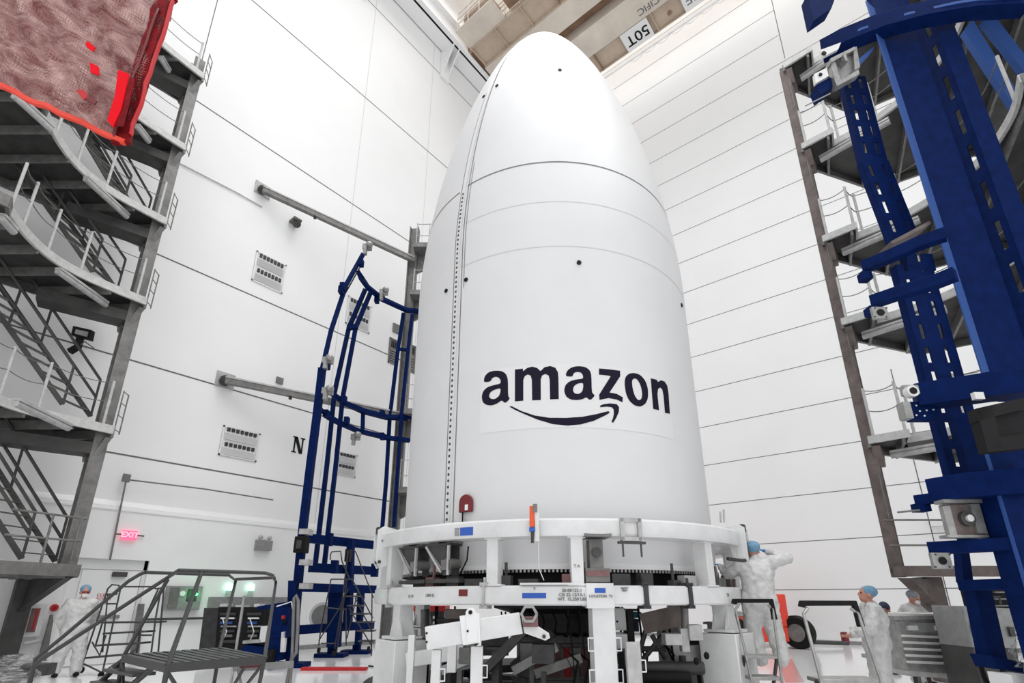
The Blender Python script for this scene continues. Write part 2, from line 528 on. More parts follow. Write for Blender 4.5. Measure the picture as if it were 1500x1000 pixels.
# logo, laid flat in (arc length, height) then wrapped round the shell
def crop(pts): return [(680+x/4.1667, 500+y/4.1667) for x, y in pts]
def chaikin(p, k=1):
    for _ in range(k):
        q = []
        for i in range(len(p)):
            a = p[i]; b = p[(i+1) % len(p)]
            q += [(a[0]*.78+b[0]*.22, a[1]*.78+b[1]*.22), (a[0]*.22+b[0]*.78, a[1]*.22+b[1]*.78)]
        p = q
    return p
def wrap(loops, name, m_, parent, off, r=RR):
    cu = bpy.data.curves.new('c', 'CURVE'); cu.dimensions = '2D'; cu.fill_mode = 'BOTH'
    for lp in loops:
        sp = cu.splines.new('POLY'); sp.points.add(len(lp)-1); sp.use_cyclic_u = True
        for i, (x, y) in enumerate(lp):
            az, z = cyl(x, y, r)
            if az > 0: az -= 2*PI
            sp.points[i].co = (az*r, z, 0, 1)
    o = bpy.data.objects.new('c', cu); COL.objects.link(o); bpy.context.view_layer.update()
    me = bpy.data.meshes.new_from_object(o.evaluated_get(bpy.context.evaluated_depsgraph_get()))
    bpy.data.objects.remove(o)
    b = bmesh.new(); b.from_mesh(me)
    xs = [v.co.x for v in b.verts]; x = math.floor(min(xs)/.06)*.06
    while x < max(xs):
        bmesh.ops.bisect_plane(b, geom=b.verts[:]+b.edges[:]+b.faces[:], plane_co=(x, 0, 0), plane_no=(1, 0, 0)); x += .06
    for v in b.verts: v.co = CP(v.co.x/r, r+off, v.co.y)
    b.to_mesh(me); b.free()
    me.materials.clear(); me.materials.append(MATS[m_]); me.name = name
    o = bpy.data.objects.new(name, me); COL.objects.link(o); put(o, parent)
    return o
az0, _ = cyl(706, 600, RR); az1, _ = cyl(981, 600, RR)
_, zt = cyl(820, 532, RR); _, zb_ = cyl(820, 626, RR)
m = M(); n = 60
for i in range(n+1):
    a = az0-.01+(az1-az0+.02)*i/n
    m.v += [CP(a, RR+.0025, zb_), CP(a, RR+.0025, zt)]
for i in range(n): m.f.append([2*i, 2*i+2, 2*i+3, 2*i+1]); m.mi.append(0)
lp = m.obj('logo_panel', 'sticker', fr)
LG = [
 ([[(120,250),(124,215),(148,188),(185,178),(228,180),(254,196),(266,225),(268,262),(268,312),(270,335),(280,350),(250,379),(230,358),(205,378),(172,391),(138,389),(114,372),(107,340),(115,305),(140,280),(175,268),(222,258),(224,238),(213,222),(193,215),(172,224),(160,246)],
   [(222,285),(185,295),(160,310),(151,335),(164,351),(188,352),(212,335),(222,310)]], 1),
 ([[(310,172),(358,166),(360,182),(385,162),(415,154),(445,162),(466,181),(490,158),(525,150),(556,161),(572,188),(575,225),(577,352),(524,354),(522,235),(515,208),(495,199),(476,208),(467,232),(468,358),(415,360),(413,235),(406,209),(388,202),(370,212),(361,235),(361,362),(310,366)]], 0),
 ([[(617,212),(628,178),(655,158),(695,150),(740,156),(768,178),(776,210),(778,300),(783,318),(799,330),(768,361),(745,340),(725,352),(690,359),(648,355),(620,335),(609,300),(618,265),(645,242),(690,231),(725,228),(724,205),(712,190),(690,186),(668,193),(660,216)],
   [(725,252),(690,258),(668,275),(663,300),(674,318),(700,321),(720,306),(726,280)]], 1),
 ([[(822,165),(950,179),(952,212),(886,312),(930,320),(967,341),(965,372),(930,355),(880,346),(825,357),(823,325),(893,213),(880,209),(822,203)]], 0),
 ([[(977,250),(984,215),(1005,196),(1040,192),(1075,205),(1105,240),(1121,290),(1121,345),(1106,380),(1076,399),(1040,392),(1005,362),(985,315)],
   [(1022,240),(1035,225),(1055,231),(1075,265),(1086,315),(1081,352),(1062,360),(1042,337),(1027,290)]], 1),
 ([[(1137,225),(1172,233),(1181,247),(1200,237),(1222,245),(1238,270),(1246,320),(1254,442),(1224,436),(1215,330),(1208,295),(1195,281),(1182,290),(1178,320),(1188,420),(1152,412)]], 0),
 ([[(275,398),(290,395),(350,425),(430,452),(520,466),(620,467),(720,460),(800,445),(880,425),(888,435),(860,452),(790,485),(710,507),(630,514),(540,505),(450,478),(370,445),(310,418)]], 0),
 ([[(828,392),(850,383),(890,378),(930,383),(944,400),(943,430),(928,465),(908,497),(898,490),(907,468),(913,440),(911,415),(900,402),(870,398),(830,402)]], 0)]
names = ['logo_letter']*6 + ['logo_smile', 'logo_arrow_tip']
for (loops, k), nm in zip(LG, names):
    wrap([chaikin(crop(l), k) if k else crop(l) for l in loops], nm, 'logo', lp, .0055)

# red cover hanging on the shell
az, z = cyl(685, 738, RR)
pc = thing('protective_cover', CP(az, RR+.03, z-.12), 'small dark red round-topped cover hanging on the fairing above the ring', 'cover')
t = V((-math.sin(az), math.cos(az), 0)); nn = V((math.cos(az), math.sin(az), 0)); c = CP(az, RR+.012, z)
poly = [c + t*(-.11) - UP*.12] + [c + t*(.11*math.cos(PI-i*PI/10)) + UP*(.02+.11*math.sin(i*PI/10)) for i in range(11)] + [c + t*.11 - UP*.12]
m = M(); m.prism(poly, nn*.05); m.obj('cover_body', 'red_dark', pc, bevel=.01)
m = M(); m.box(c + nn*.055 - UP*.06 + t*.03, (.05, .01, .08), t, nn, UP); m.obj('tag', 'white_bright', pc)
m = M(); m.tube([c + nn*.03 - UP*.12 - t*.05, c + nn*.03 - UP*.3 - t*.05], .012, 6); m.obj('cord', 'black', pc)

# ================================================================== RING STAND
st = thing('ring_stand', (AX.x, AX.y, .4), 'white steel ring stand with two stacked rings carrying the fairing', 'stand')
m = M(); m.lathe([(2.86,2.24),(3.17,2.24),(3.19,2.28),(3.19,2.43),(3.15,2.46),(2.88,2.46),(2.86,2.43),(2.86,2.24)], AX, 128); m.obj('upper_ring', 'white', st)
m = M(); m.lathe([(2.80,1.43),(3.09,1.43),(3.11,1.45),(3.11,1.64),(3.09,1.66),(2.80,1.66),(2.80,1.43)], AX, 128); m.obj('lower_ring', 'white', st)
def rt(a): return V((-math.sin(a), math.cos(a), 0)), V((math.cos(a), math.sin(a), 0))
def postat(azd, r, z0, z1, w, dpt, name='post', mt='white', bevel=.006):
    a = R_(azd); t, n = rt(a); c = CP(a, r, (z0+z1)/2)
    m = M(); m.box(c, (w, dpt, z1-z0), t, n, UP)
    m.box(CP(a, r, z0+.012), (w*1.7, dpt*1.15, .024), t, n, UP); m.box(CP(a, r, z1-.012), (w*1.5, dpt*1.1, .024), t, n, UP)
    return m.obj(name, mt, st, bevel=bevel)
for a in (161.8, -160.4, -140.7, -104, -60, -20, 20, 60, 100, 130):
    postat(a, 3.0, 1.655, 2.245, .15, .2)
# legs with handle loops
def leg(azd, r, z0, z1, w, loops=()):
    a = R_(azd); t, n = rt(a)
    o = postat(azd, r, z0, z1, w, .22, 'leg')
    m = M(); m.box(CP(a, r, z0+.02), (w*2, .42, .035), t, n, UP)
    for sg in (-1, 1):
        m.prism([CP(a, r, z0+.03)+t*(sg*w/2)+n*.1, CP(a, r, z0+.03)+t*(sg*w*.95)+n*.1, CP(a, r, z0+.25)+t*(sg*w/2)+n*.1], n*-.02)
        m.prism([CP(a, r, z0+.03)+t*(sg*w/2)-n*.08, CP(a, r, z0+.03)+t*(sg*w*.95)-n*.08, CP(a, r, z0+.25)+t*(sg*w/2)-n*.08], n*-.02)
    m.obj('foot_plate', 'white', o)
    for z, sg in loops:
        q = M(); b = CP(a, r+.09, z)+t*(sg*w/2)
        q.path([b+UP*.07, b+UP*.07+t*(sg*.06), b-UP*.07+t*(sg*.06), b-UP*.07], .015, .02, n)
        q.obj('handle', 'white_bright', o)
leg(167.2, 2.95, .98, 1.44, .2)
leg(-135.3, 2.98, .05, 1.44, .27, ((1.0, -1), (1.0, 1), (.66, -1), (.66, 1)))
leg(-94.8, 2.95, 1.08, 1.44, .22)
leg(40, 2.95, .98, 1.44, .2); leg(-20, 2.95, .98, 1.44, .2); leg(100, 2.95, .98, 1.44, .2)
# clevis lugs outboard of the upper ring
for azd in (158.0, -86.5):
    a = R_(azd); t, n = rt(a); m = M()
    for sg in (-1, 1):
        c = CP(a, 3.2, 0)
        poly = [c+n*(-.12)+UP*1.98, c+n*.0+UP*1.94, c+n*.07+UP*2.05, c+n*.07+UP*2.5, c-n*.02+UP*2.56, c+n*(-.22)+UP*2.52]
        m.prism([p+t*(sg*.09) for p in poly], t*.03)
    m.box(CP(a, 3.17, 2.28), (.19, .1, .42), t, n, UP)
    o = m.obj('lifting_lug', 'white', st, bevel=.006)
    m = M(); m.box(CP(a, 3.22, 2.5), (.14, .08, .1), t, n, UP); m.obj('lug_cap', 'dark', o)
    m = M(); m.tube([CP(a, 3.22, 2.03)-t*.12, CP(a, 3.22, 2.03)+t*.14], .025, 10); m.obj('pin', 'steel_dark', o)
# segment clamps across the lower ring
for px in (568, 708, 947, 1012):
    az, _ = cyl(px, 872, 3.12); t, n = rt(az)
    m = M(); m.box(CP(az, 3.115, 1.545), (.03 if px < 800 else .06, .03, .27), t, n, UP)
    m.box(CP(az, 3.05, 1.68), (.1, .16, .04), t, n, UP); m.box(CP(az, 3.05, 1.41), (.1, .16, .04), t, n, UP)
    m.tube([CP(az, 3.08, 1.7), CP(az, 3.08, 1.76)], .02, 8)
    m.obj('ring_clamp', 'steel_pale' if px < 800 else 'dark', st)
# saddle cover over the leg at the front of the lower ring
az_, _ = cyl(880, 870, 3.12)
m = M()
for (x0, x1, z0, z1) in ((762, 848, 1.665, 1.69), (859, 899, 1.40, 1.685)):
    a0, _ = cyl(x0, 870, 3.12); a1, _ = cyl(x1, 870, 3.12)
    m.ring(AX, 3.0, 3.13, z0, z1, 16, a0, a1)
m.obj('saddle_plate', 'white', st)
# stickers and markings
def patch(x0, y0, x1, y1, r, mt, name='label', par=st):
    a0, z1 = cyl(x0, (y0+y1)/2, r); a1, _ = cyl(x1, (y0+y1)/2, r); _, z1 = cyl((x0+x1)/2, y0, r); _, z0 = cyl((x0+x1)/2, y1, r)
    m = M()
    for i in range(7):
        a = a0+(a1-a0)*i/6; m.v += [CP(a, r+.003, z0), CP(a, r+.003, z1)]
    for i in range(6): m.f.append([2*i, 2*i+2, 2*i+3, 2*i+1]); m.mi.append(0)
    return m.obj(name, mt, par)
patch(674, 772, 693, 784, 3.19, 'blue_label'); patch(666, 773, 673, 785, 3.19, 'plate_grey')
patch(672, 863, 685, 873, 3.11, 'red_dark'); patch(765, 868, 800, 876, 3.11, 'blue_label', 'blue_tape'); patch(871, 861, 887, 868, 3.13, 'blue_label', 'blue_tape')
def ringtext(s, x, y, size, r, name='marking', mt='line'):
    az, z = cyl(x, y, r); t, n = rt(az)
    textmesh(name, s, size, CP(az, r+.006, z), t, UP, mt, st, ext=.001, bold=.001)
ringtext('20-00122-1\nCSI 22-12/13-1\nWT. 15,250 LBS', 838, 871, .052, 3.112)
ringtext('LOCATION  T2', 880, 873, .042, 3.135)
ringtext('12 13', 602, 873, .05, 3.112); ringtext('1204 21', 630, 872, .05, 3.112); ringtext('SAFETY\nFIRST', 915, 863, .03, 3.112)
ringtext('V', 783, 862, .04, 3.112); ringtext('20', 1066, 871, .06, 3.112); ringtext('T A', 845, 829, .05, 3.12)
ringtext('2850', 560, 792, .05, 3.2)
# retaining brackets inside the ring
def bracket(px, py, w=.5):
    az, z = cyl(px, py, 2.95); t, n = rt(az); c = CP(az, 2.93, 0)
    m = M()
    for sg in (-1, 1):
        b = c+n*(sg*.09)
        m.prism([b+UP*2.19-t*w*.75, b+UP*2.19+t*w*.35, b+UP*1.80+t*w*.35, b+UP*1.80+t*w*.05, b+UP*1.9-t*w*.02], n*.016)
    m.box(c+UP*2.2-t*w*.2, (w*1.2, .24, .03), t, n, UP)
    m.box(c+UP*1.73, (w*1.5, .2, .05), t, n, UP)
    o = m.obj('bracket', 'steel_dark', st)
    m = M(); m.beam(c+n*.13+UP*2.18-t*w*.73, c+n*.13+UP*1.84+t*w*.02, .03, .03, n); m.beam(c+n*.13+UP*2.18+t*w*.33, c+n*.13+UP*1.8+t*w*.33, .03, .03, n); m.obj('edge_flange', 'steel_pale', o)
    m = M(); m.box(c+n*.11+UP*1.93+t*w*.2, (.13, .06, .13), t, n, UP); m.obj('roller_block', 'steel', o)
    m = M(); m.tube([c+UP*1.95+t*.1-n*.1, c+UP*1.95+t*.1+n*.12], .07, 14); m.obj('actuator', 'steel', o)
    for q in (.3, -.5): m = M(); m.box(c+UP*2.235+t*(w*q), (.16, .16, .05), t, n, UP); m.obj('mount_pad', 'steel', o)
bracket(612, 800, .42); bracket(655, 800, .38)
# square window bracket at the right of the ring and boxed actuator
az, z = cyl(872, 818, 2.98); t, n = rt(az)
m = M(); m.box(CP(az, 2.97, 1.78), (.3, .2, .16), t, n, UP); m.box(CP(az, 2.97, 2.03), (.17, .16, .36), t, n, UP)
m.box(CP(az, 3.0, 2.26), (.34, .36, .06), t, n, UP); o = m.obj('actuator_mount', 'steel', st)
m = M(); m.tube([CP(az, 3.04, 2.05), CP(az, 3.08, 2.05)], .06, 16); m.box(CP(az, 3.05, 2.25), (.22, .14, .05), t, n, UP); m.obj('actuator', 'steel_dark', o)
m = M(); m.box(CP(az, 3.07, 1.8), (.28, .02, .07), t, n, UP); m.obj('maroon_plate', 'maroon_box', o)
az, z = cyl(925, 775, 3.22); t, n = rt(az); c = CP(az, 3.2, z); m = M()
for sg in (-1, 1): m.box(c+t*(sg*.115), (.05, .05, .27), t, n, UP); m.box(c+UP*(sg*.115), (.27, .05, .05), t, n, UP)
o = m.obj('window_bracket', 'steel_pale', st)
m = M(); m.box(c-UP*.16, (.36, .04, .03), t, n, UP)
for sg in (-.4, .4): m.tube([c-UP*.16+t*(sg*.3), c-UP*.33+t*(sg*.3)], .012, 6)
m.obj('hanger', 'steel_dark', o)
# deck inside the lower ring, cable, dark fittings
m = M(); m.ring(AX, 2.2, 2.8, 1.44, 1.5, 64); m.obj('inner_deck', 'steel_dark', st)
rnd = random.Random(3)
for i in range(26):
    a = R_(-180+i*7.2+rnd.uniform(-2, 2)); t, n = rt(a); m = M()
    h = rnd.uniform(.06, .17)
    m.box(CP(a, 2.9, 1.665+h/2), (rnd.uniform(.1, .26), .12, h), t, n, UP)
    if i % 3 == 0: m.tube([CP(a, 2.88, 1.66), CP(a, 2.88, 1.95)], .02, 8)
    m.obj('fitting', rnd.choice(['steel', 'steel_dark', 'steel_pale', 'dark', 'maroon_box']), st)
az, _ = cyl(640, 870, 2.8); t, n = rt(az)
m = M(); m.tube([G(686, 800, 6.9), G(684, 820, 6.9), G(675, 838, 7.0), G(668, 850, 7.1)], .012, 6); m.obj('cable', 'black', st)
m = M(); c0 = V((AX.x, AX.y, 0)); 
# orange handled strap tensioner over the ring
az, z = cyl(780, 770, 3.21); t, n = rt(az); tn = thing('strap_tensioner', CP(az, 3.22, 2.1), 'orange-handled strap tensioner with a blue band clipped over the ring', 'tool')
m = M(); m.box(CP(az, 3.24, 2.47)-t*.0, (.06, .04, .26), t, n, UP); m.obj('handle', 'orange_strap', tn, bevel=.01)
m = M(); m.box(CP(az, 3.235, 2.31), (.07, .045, .05), t, n, UP); m.obj('blue_band', 'blue_label', tn)
m = M(); m.box(CP(az, 3.235, 2.22), (.035, .03, .14), t, n, UP); m.obj('hook', 'steel_dark', tn)
m = M(); m.box(CP(az, 3.225, 2.4)+t*.06, (.05, .03, .46), t, n, UP); m.obj('strap_plate', 'white', tn)
m = M(); m.box(CP(az, 3.25, 2.57)+t*.04, (.05, .04, .1), t, n, UP); m.obj('grip_end', 'steel', tn)
m = M(); m.tube([CP(az, 3.22, 2.18)+t*.07, CP(az, 3.21, 1.85)+t*.07, CP(az, 3.14, 1.72)+t*.12], .006, 6); m.obj('lanyard', 'white', tn)

# ================================================================== UNDER THE STAND
def F3(px, py, d): return G(px, py, d)
def pxbox(x0, y0, x1, y1, d, dep, m=None):
    # upright box facing the view heading, its front face in the vertical plane at distance d
    m = m or M()
    a = G(x0, (y0+y1)/2, d); b = G(x1, (y0+y1)/2, d); zt = G((x0+x1)/2, y0, d).z; zb = G((x0+x1)/2, y1, d).z
    w = (b-a).length; c = (a+b)/2; c = V((c.x, c.y, (zt+zb)/2)) + FW*(dep/2)
    return m.fbox(c, (w, dep, zt-zb))
pt = thing('transport_pallet', (AX.x, AX.y, 0), 'low white and grey steel transport pallet under the ring stand', 'pallet')
m = M(); m.ring(AX, 2.0, 3.2, .1, .24, 64); m.obj('pallet_frame', 'steel_dark', pt)
for azd in (167.2, -94.8, 40, -20, 100):
    a = R_(azd); t, n = rt(a); m = M(); m.box(CP(a, 2.95, .62), (.62, .5, .70 if azd != -94.8 else .9), t, n, UP)
    m.box(CP(a, 2.95, .16), (.9, .7, .3), t, n, UP); m.obj('pedestal', 'white', pt, bevel=.01)
m = M()
for k in range(8):
    a = 2*PI*k/8; m.box(CP(a, 1.4, .12), (1.6, .2, .16), V((math.cos(a), math.sin(a), 0)), V((-math.sin(a), math.cos(a), 0)), UP)
m.obj('cross_beam', 'steel_dark', pt)
cc = thing('adapter_canister', (AX.x, AX.y, .2), 'round grey and maroon canister standing under the middle of the fairing', 'canister')
m = M(); m.lathe([(0,.2),(.78,.2),(.78,.3),(.70,.3),(.70,.82),(.74,.84),(.74,.95),(.6,1.0),(0,1.0)], AX, 48); m.obj('canister_body', 'steel', cc)
m = M(); m.lathe([(.6,.98),(.82,1.0),(.82,1.28),(1.1,1.36),(1.1,1.48),(0,1.48)], AX, 48); m.obj('upper_collar', 'dark', cc)
for azd in (-170, -150, -128, -108):
    a = R_(azd); t, n = rt(a); m = M(); m.box(CP(a, .705, .56), (.22, .02, .44), t, n, UP); m.obj('side_panel', 'maroon_box', cc)
a = R_(-134); t, n = rt(a); m = M(); m.box(CP(a, .72, .56), (.09, .03, .42), t, n, UP); m.obj('red_latch', 'red', cc)
for i in range(14):
    a = R_(-215+i*11); m = M(); p = CP(a, 1.0, 1.3); m.tube([p, p-UP*.12+rt(a)[0]*.05, p-UP*.35+rt(a)[0]*.02, CP(a, .8, .95)], .015, 6); m.obj('hose', 'black', cc)
# steel beams and posts under the ring
sb = thing('lifting_beam', G(690, 930, 6.0), 'white lifting beam with a raised centre lug lying tilted below the ring', 'beam')
d = 5.95
quad = [G(622, 918, d), G(761, 897, d), G(766, 928, d), G(625, 952, d)]
m = M(); m.prism(quad, FW*.22); m.obj('beam_body', 'white', sb, bevel=.008)
m = M(); q = [G(673, 902, d-.03), G(702, 898, d-.03), G(704, 941, d-.03), G(678, 945, d-.03)]; m.prism(q, FW*.03)
lug = [G(682, 902, d-.04), G(682, 896, d-.04), G(685, 891.5, d-.04), G(690, 890, d-.04), G(695, 892, d-.04), G(698, 898, d-.04), G(700, 940, d-.04), G(684, 942, d-.04)]; m.prism(lug, FW*.04); m.obj('centre_lug', 'white_bright', sb, bevel=.005)
m = M(); c = G(689, 896.5, d-.045); m.tube([c-FW*.005, c+FW*.06], .022, 14); c = G(685, 924, d-.045); m.tube([c-FW*.005, c+FW*.01], .012, 10); m.obj('lug_hole', 'black', sb)
m = M(); q = [G(764, 905, d+.02), G(790, 918, d+.02), G(804, 927, d+.02), G(806, 934, d+.02), G(799, 938, d+.02), G(768, 927, d+.02)]; m.prism(q, FW*.08); m.obj('end_lug', 'white', sb, bevel=.005)
m = M(); c = G(797, 932, d); m.tube([c, c+FW*.11], .02, 12); m.obj('end_hole', 'dark', sb)
for y in (927, 940): 
    m = M(); c = G(625, y, d); m.tube([c-FW*.01, c+FW*.02], .012, 8); m.obj('bolt', 'black', sb)
hx_ = thing('hex_shackle', G(775, 900, 5.9), 'hexagonal steel shackle above the tip of the lifting beam', 'shackle')
cpt = G(775, 899, 5.9); m = M(); pts = [cpt + RT*(.085*math.cos(R_(60*i))) + UP*(.085*math.sin(R_(60*i))) for i in range(7)]; m.path(pts, .03, .02, FW); m.obj('shackle_ring', 'alu', hx_)
m = pxbox(766, 903, 788, 918, 5.92, .1); m.obj('shackle_body', 'maroon_box', hx_)
# props holding the lifting beam: white slotted posts
def prop(x, y0, y1, w, d, label, loops=True, mt='white'):
    r = thing('slotted_prop', G(x, y1, d), label, 'prop')
    lean = (x-750)/2600*(y1-y0)
    m = M(); a = G(x, y0, d); b = V((a.x, a.y, .0)); m.fbox((a+b)/2, (w, .1, a.z)); m.fbox(b+UP*.02, (w*2.4, .3, .04)); m.obj('post', mt, r, bevel=.006)
    if loops:
        for z in (a.z-.25, a.z-.6):
            q = M(); b = V((a.x, a.y, z))+RT*w/2-FW*.03; q.path([b+UP*.06, b+UP*.06+RT*.05, b-UP*.06+RT*.05, b-UP*.06], .015, .02, FW); q.obj('handle', 'white_bright', r)
    return r
prop(640, 951, 1000, .10, 6.1, 'white slotted prop under the left end of the tilted lifting beam')
prop(699, 946, 1000, .13, 6.1, 'white slotted prop under the middle of the tilted lifting beam')
prop(604, 930, 980, .08, 6.95, 'slim pale prop standing left of the tilted lifting beam', False)
prop(926, 940, 1000, .16, 6.4, 'grey slotted prop standing right of the front stand leg', True, 'steel_pale')
lb = thing('lower_beam', G(620, 965, 7.0), 'white box beam lying low behind the two slotted props', 'beam')
m = M(); m.path([G(596, 966, 7.3), G(680, 953, 7.3)], .18, .18); m.obj('beam', 'white', lb, bevel=.01)
lb = thing('hydraulic_boom', G(960, 925, 7.2), 'dark grey boom arm reaching up to the right under the ring', 'boom')
m = M(); m.path([G(942, 913, 7.4), G(1000, 900, 7.2)], .2, .26); m.obj('boom_tube', 'steel_brown', lb)
m = M(); m.tube([G(1003, 890, 7.1), G(1004, 925, 7.1)], .045, 12); m.obj('cylinder_rod', 'steel', lb)
m = pxbox(998, 920, 1010, 955, 7.05, .12); m.obj('cylinder_body', 'steel_pale', lb, bevel=.01)
for (x0, y0, x1, y1, d, dep, mt, nm, lab) in (
  (975, 928, 1000, 945, 6.9, .2, 'steel_pale', 'gusset_block', 'pale grey gusset block on top of the slotted prop at the right'),
  (1010, 915, 1030, 938, 7.0, .2, 'steel_pale', 'mounting_block', 'grey mounting block beside the cylinder rod under the ring'),
  (895, 890, 917, 923, 7.6, .4, 'white_bright', 'cabinet', 'white metal cabinet with a dark keyhole right of the front stand leg'),
  (896, 928, 920, 958, 7.4, .4, 'white', 'cabinet', 'white lower cabinet under the keyholed one by the front stand leg'),
  (924, 896, 940, 905, 7.9, .3, 'teal', 'equipment_box', 'teal equipment box under the right part of the ring'),
  (924, 906, 936, 925, 7.9, .3, 'cap_navy', 'equipment_box', 'dark navy equipment box below the teal one'),
  (587, 918, 598, 935, 7.9, .3, 'white', 'junction_box', 'white junction box on a post behind the left stand leg'),
  (588, 922, 610, 940, 7.8, .1, 'white', 'junction_box', 'white flat junction box left of the tilted beam'),
  ):
    o = pxbox(x0, y0, x1, y1, d, dep).obj(nm, mt, None, bevel=.008); tag(o, lab, nm.replace('_', ' '))
    if nm == 'cabinet' and y0 == 890:
        q = M(); c = G(904, 910, d); q.tube([c-FW*.008, c+FW*.01], .015, 8); q.obj('keyhole', 'black', o)
# struts and dark tubes on the right side below the ring
tf = thing('tubular_truss', G(955, 950, 7.5), 'dark triangular tube truss on the floor under the right of the ring', 'truss')
for a, b in (((948, 915), (936, 958)), ((955, 930), (975, 965)), ((975, 925), (940, 968)), ((938, 950), (975, 950))):
    m = M(); m.tube([G(*a, 7.5), G(*b, 7.5)], .035, 8); m.obj('strut', 'dark', tf)
m = M(); m.tube([G(915, 978, 7.2), G(1030, 978, 7.2)], .08, 10); m.obj('base_tube', 'steel_dark', tf)
m = M(); m.tube([G(905, 990, 7.0), G(1010, 992, 7.0)], .07, 10); m.obj('base_tube', 'rubber', tf)
# red and black power units seen through the stand at the left
pu = thing('power_unit', hit(640, 962, 2, 0), 'red-topped black power unit seen through the left side of the stand', 'machine')
d = 12.0
m = pxbox(606, 893, 650, 932, d, .8); m.obj('housing', 'dark', pu)
m = pxbox(605, 887, 652, 895, d-.05, .9); m.obj('lid', 'red', pu)
for x in (612, 622, 634):
    for y in (902, 910, 918): m = pxbox(x, y, x+5, y+4, d-.04, .05); m.obj('gauge', 'vent', pu)
m = pxbox(606, 932, 650, 950, d, .8); m.obj('skid', 'steel_dark', pu)
cg = thing('gas_cylinder', hit(624, 962, 2, 0)*1, 'grey upright gas cylinder behind the left of the ring stand', 'cylinder')
m = M(); a = G(623, 892, 10.5); b = G(623, 935, 10.5); m.tube([a, b], .09, 14); m.obj('bottle', 'steel', cg)
b0 = V((b.x, b.y, 0)); m = M(); m.tube([V((b.x, b.y, b.z)), b0], .09, 14); m.obj('bottle', 'steel_pale', cg)
# clutter: cables on the floor and hoses
for i, pts in enumerate([[(540, 975), (570, 978), (600, 985), (640, 990), (690, 988)], [(575, 990), (610, 976), (650, 985), (700, 997)], [(600, 998), (650, 994), (700, 999), (760, 994)]]):
    m = M(); m.tube([hit(x, y, 2, .015)*1 for x, y in pts], .018, 6)
    tag(m.obj('floor_cable', 'rubber'), ['black cable snaking on the floor left of the ring stand', 'black cable crossing in front of the left stand pedestal', 'black cable lying nearest the camera under the stand'][i], 'cable')
o = M().box(hit(490, 979, 2, .03), (1.45, .2, .06), RT, FW, UP).obj('cable_ramp', 'red', None, bevel=.01)
tag(o, 'long low red cable ramp on the glossy floor left of the stand', 'cable ramp')
# caster and small parts on the pallet edge
for k, (x, y) in enumerate(((578, 975), (1020, 968), (1035, 960))):
    p = G(x, y, 7.0); p = G(x, y, 7.38) if k == 0 else p; m = M(); m.ell(p, (.035, .035, .045), 12, 8)
    tag(m.obj('rubber_bumper', 'rubber'), ['round black rubber bumper at the left foot of the stand', 'round black bumper on the floor under the right of the ring', 'round black bumper beside the right stand pedestal'][k], 'bumper')

# hydraulic and structural parts bolted on the pallet, seen through the stand
rnd = random.Random(21)
for i in range(46):
    a = R_(-214.3+140*(rnd.random()-.5)*1.15 + 68); r = rnd.uniform(1.5, 2.6); t, n = rt(a); b = CP(a, r, .24); h = rnd.uniform(.35, 1.12)
    kind = i % 5; mt = rnd.choice(['steel', 'steel_dark', 'dark', 'steel_pale', 'dark', 'white', 'dark'])
    m = M()
    if kind == 0:
        m.tube([b, b+UP*h], .045, 12); m.tube([b+UP*h*.5, b+UP*(h*.5+.12)], .07, 12); m.box(b+UP*.02, (.24, .24, .04), t, n, UP); nm = 'jack'
    elif kind == 1:
        m.box(b+UP*(.3+h*.3), (rnd.uniform(.12, .32), .16, .22), t, n, UP); m.box(b+UP*.2, (.06, .06, .4), t, n, UP); nm = 'manifold'
    elif kind == 2:
        m.tube([b+UP*.1, b+UP*.5+t*.1, b+UP*.7-t*.12, b+UP*h+t*.05, b+UP*1.15], .017, 6); mt = 'rubber'; nm = 'hose'
    elif kind == 3:
        m.beam(b+UP*.35-t*.3, b+UP*(.35+h*.5)+t*.3, .07, .11); nm = 'strut'
    else:
        m.box(b+UP*h*.5, (.1, .12, h), t, n, UP); m.box(b+UP*h, (.26, .2, .03), t, n, UP); m.prism([b+t*.05, b+t*.16, b+t*.05+UP*.22], n*.02); nm = 'upright'
    m.obj(nm, mt, pt)
for x0, y0, x1, y1, dd, mt in ((652, 892, 684, 906, 7.6, 'steel_brown'), (640, 905, 700, 912, 8.2, 'dark'), (612, 935, 640, 946, 8.0, 'dark'), (655, 943, 668, 985, 6.9, 'white'), (672, 948, 688, 972, 7.2, 'steel'), (705, 925, 745, 960, 7.6, 'dark'), (902, 958, 920, 972, 7.3, 'steel_dark'), (985, 945, 1030, 975, 7.6, 'steel_pale')):
    pxbox(x0, y0, x1, y1, dd, .12).obj('mount_block', mt, pt, bevel=.006)

# ================================================================== RIGHT BLUE GANTRY (near)
gr = thing('blue_gantry', G(1450, 990, 6.6), 'tall dark blue slotted steel gantry close by at the right edge', 'gantry')
def lev(x, y, d): return G(x, y, d).z
ZPOST = G(1345, 580, 6.2).z
def arc(pts, d, w, h, name, mt='blue', x0=None, par=gr):
    z = lev(pts[0][0], pts[0][1], d)
    m = M(); m.path([hit(x, y, 2, z) for x, y in pts], w, h); return m.obj(name, mt, par, bevel=.004)
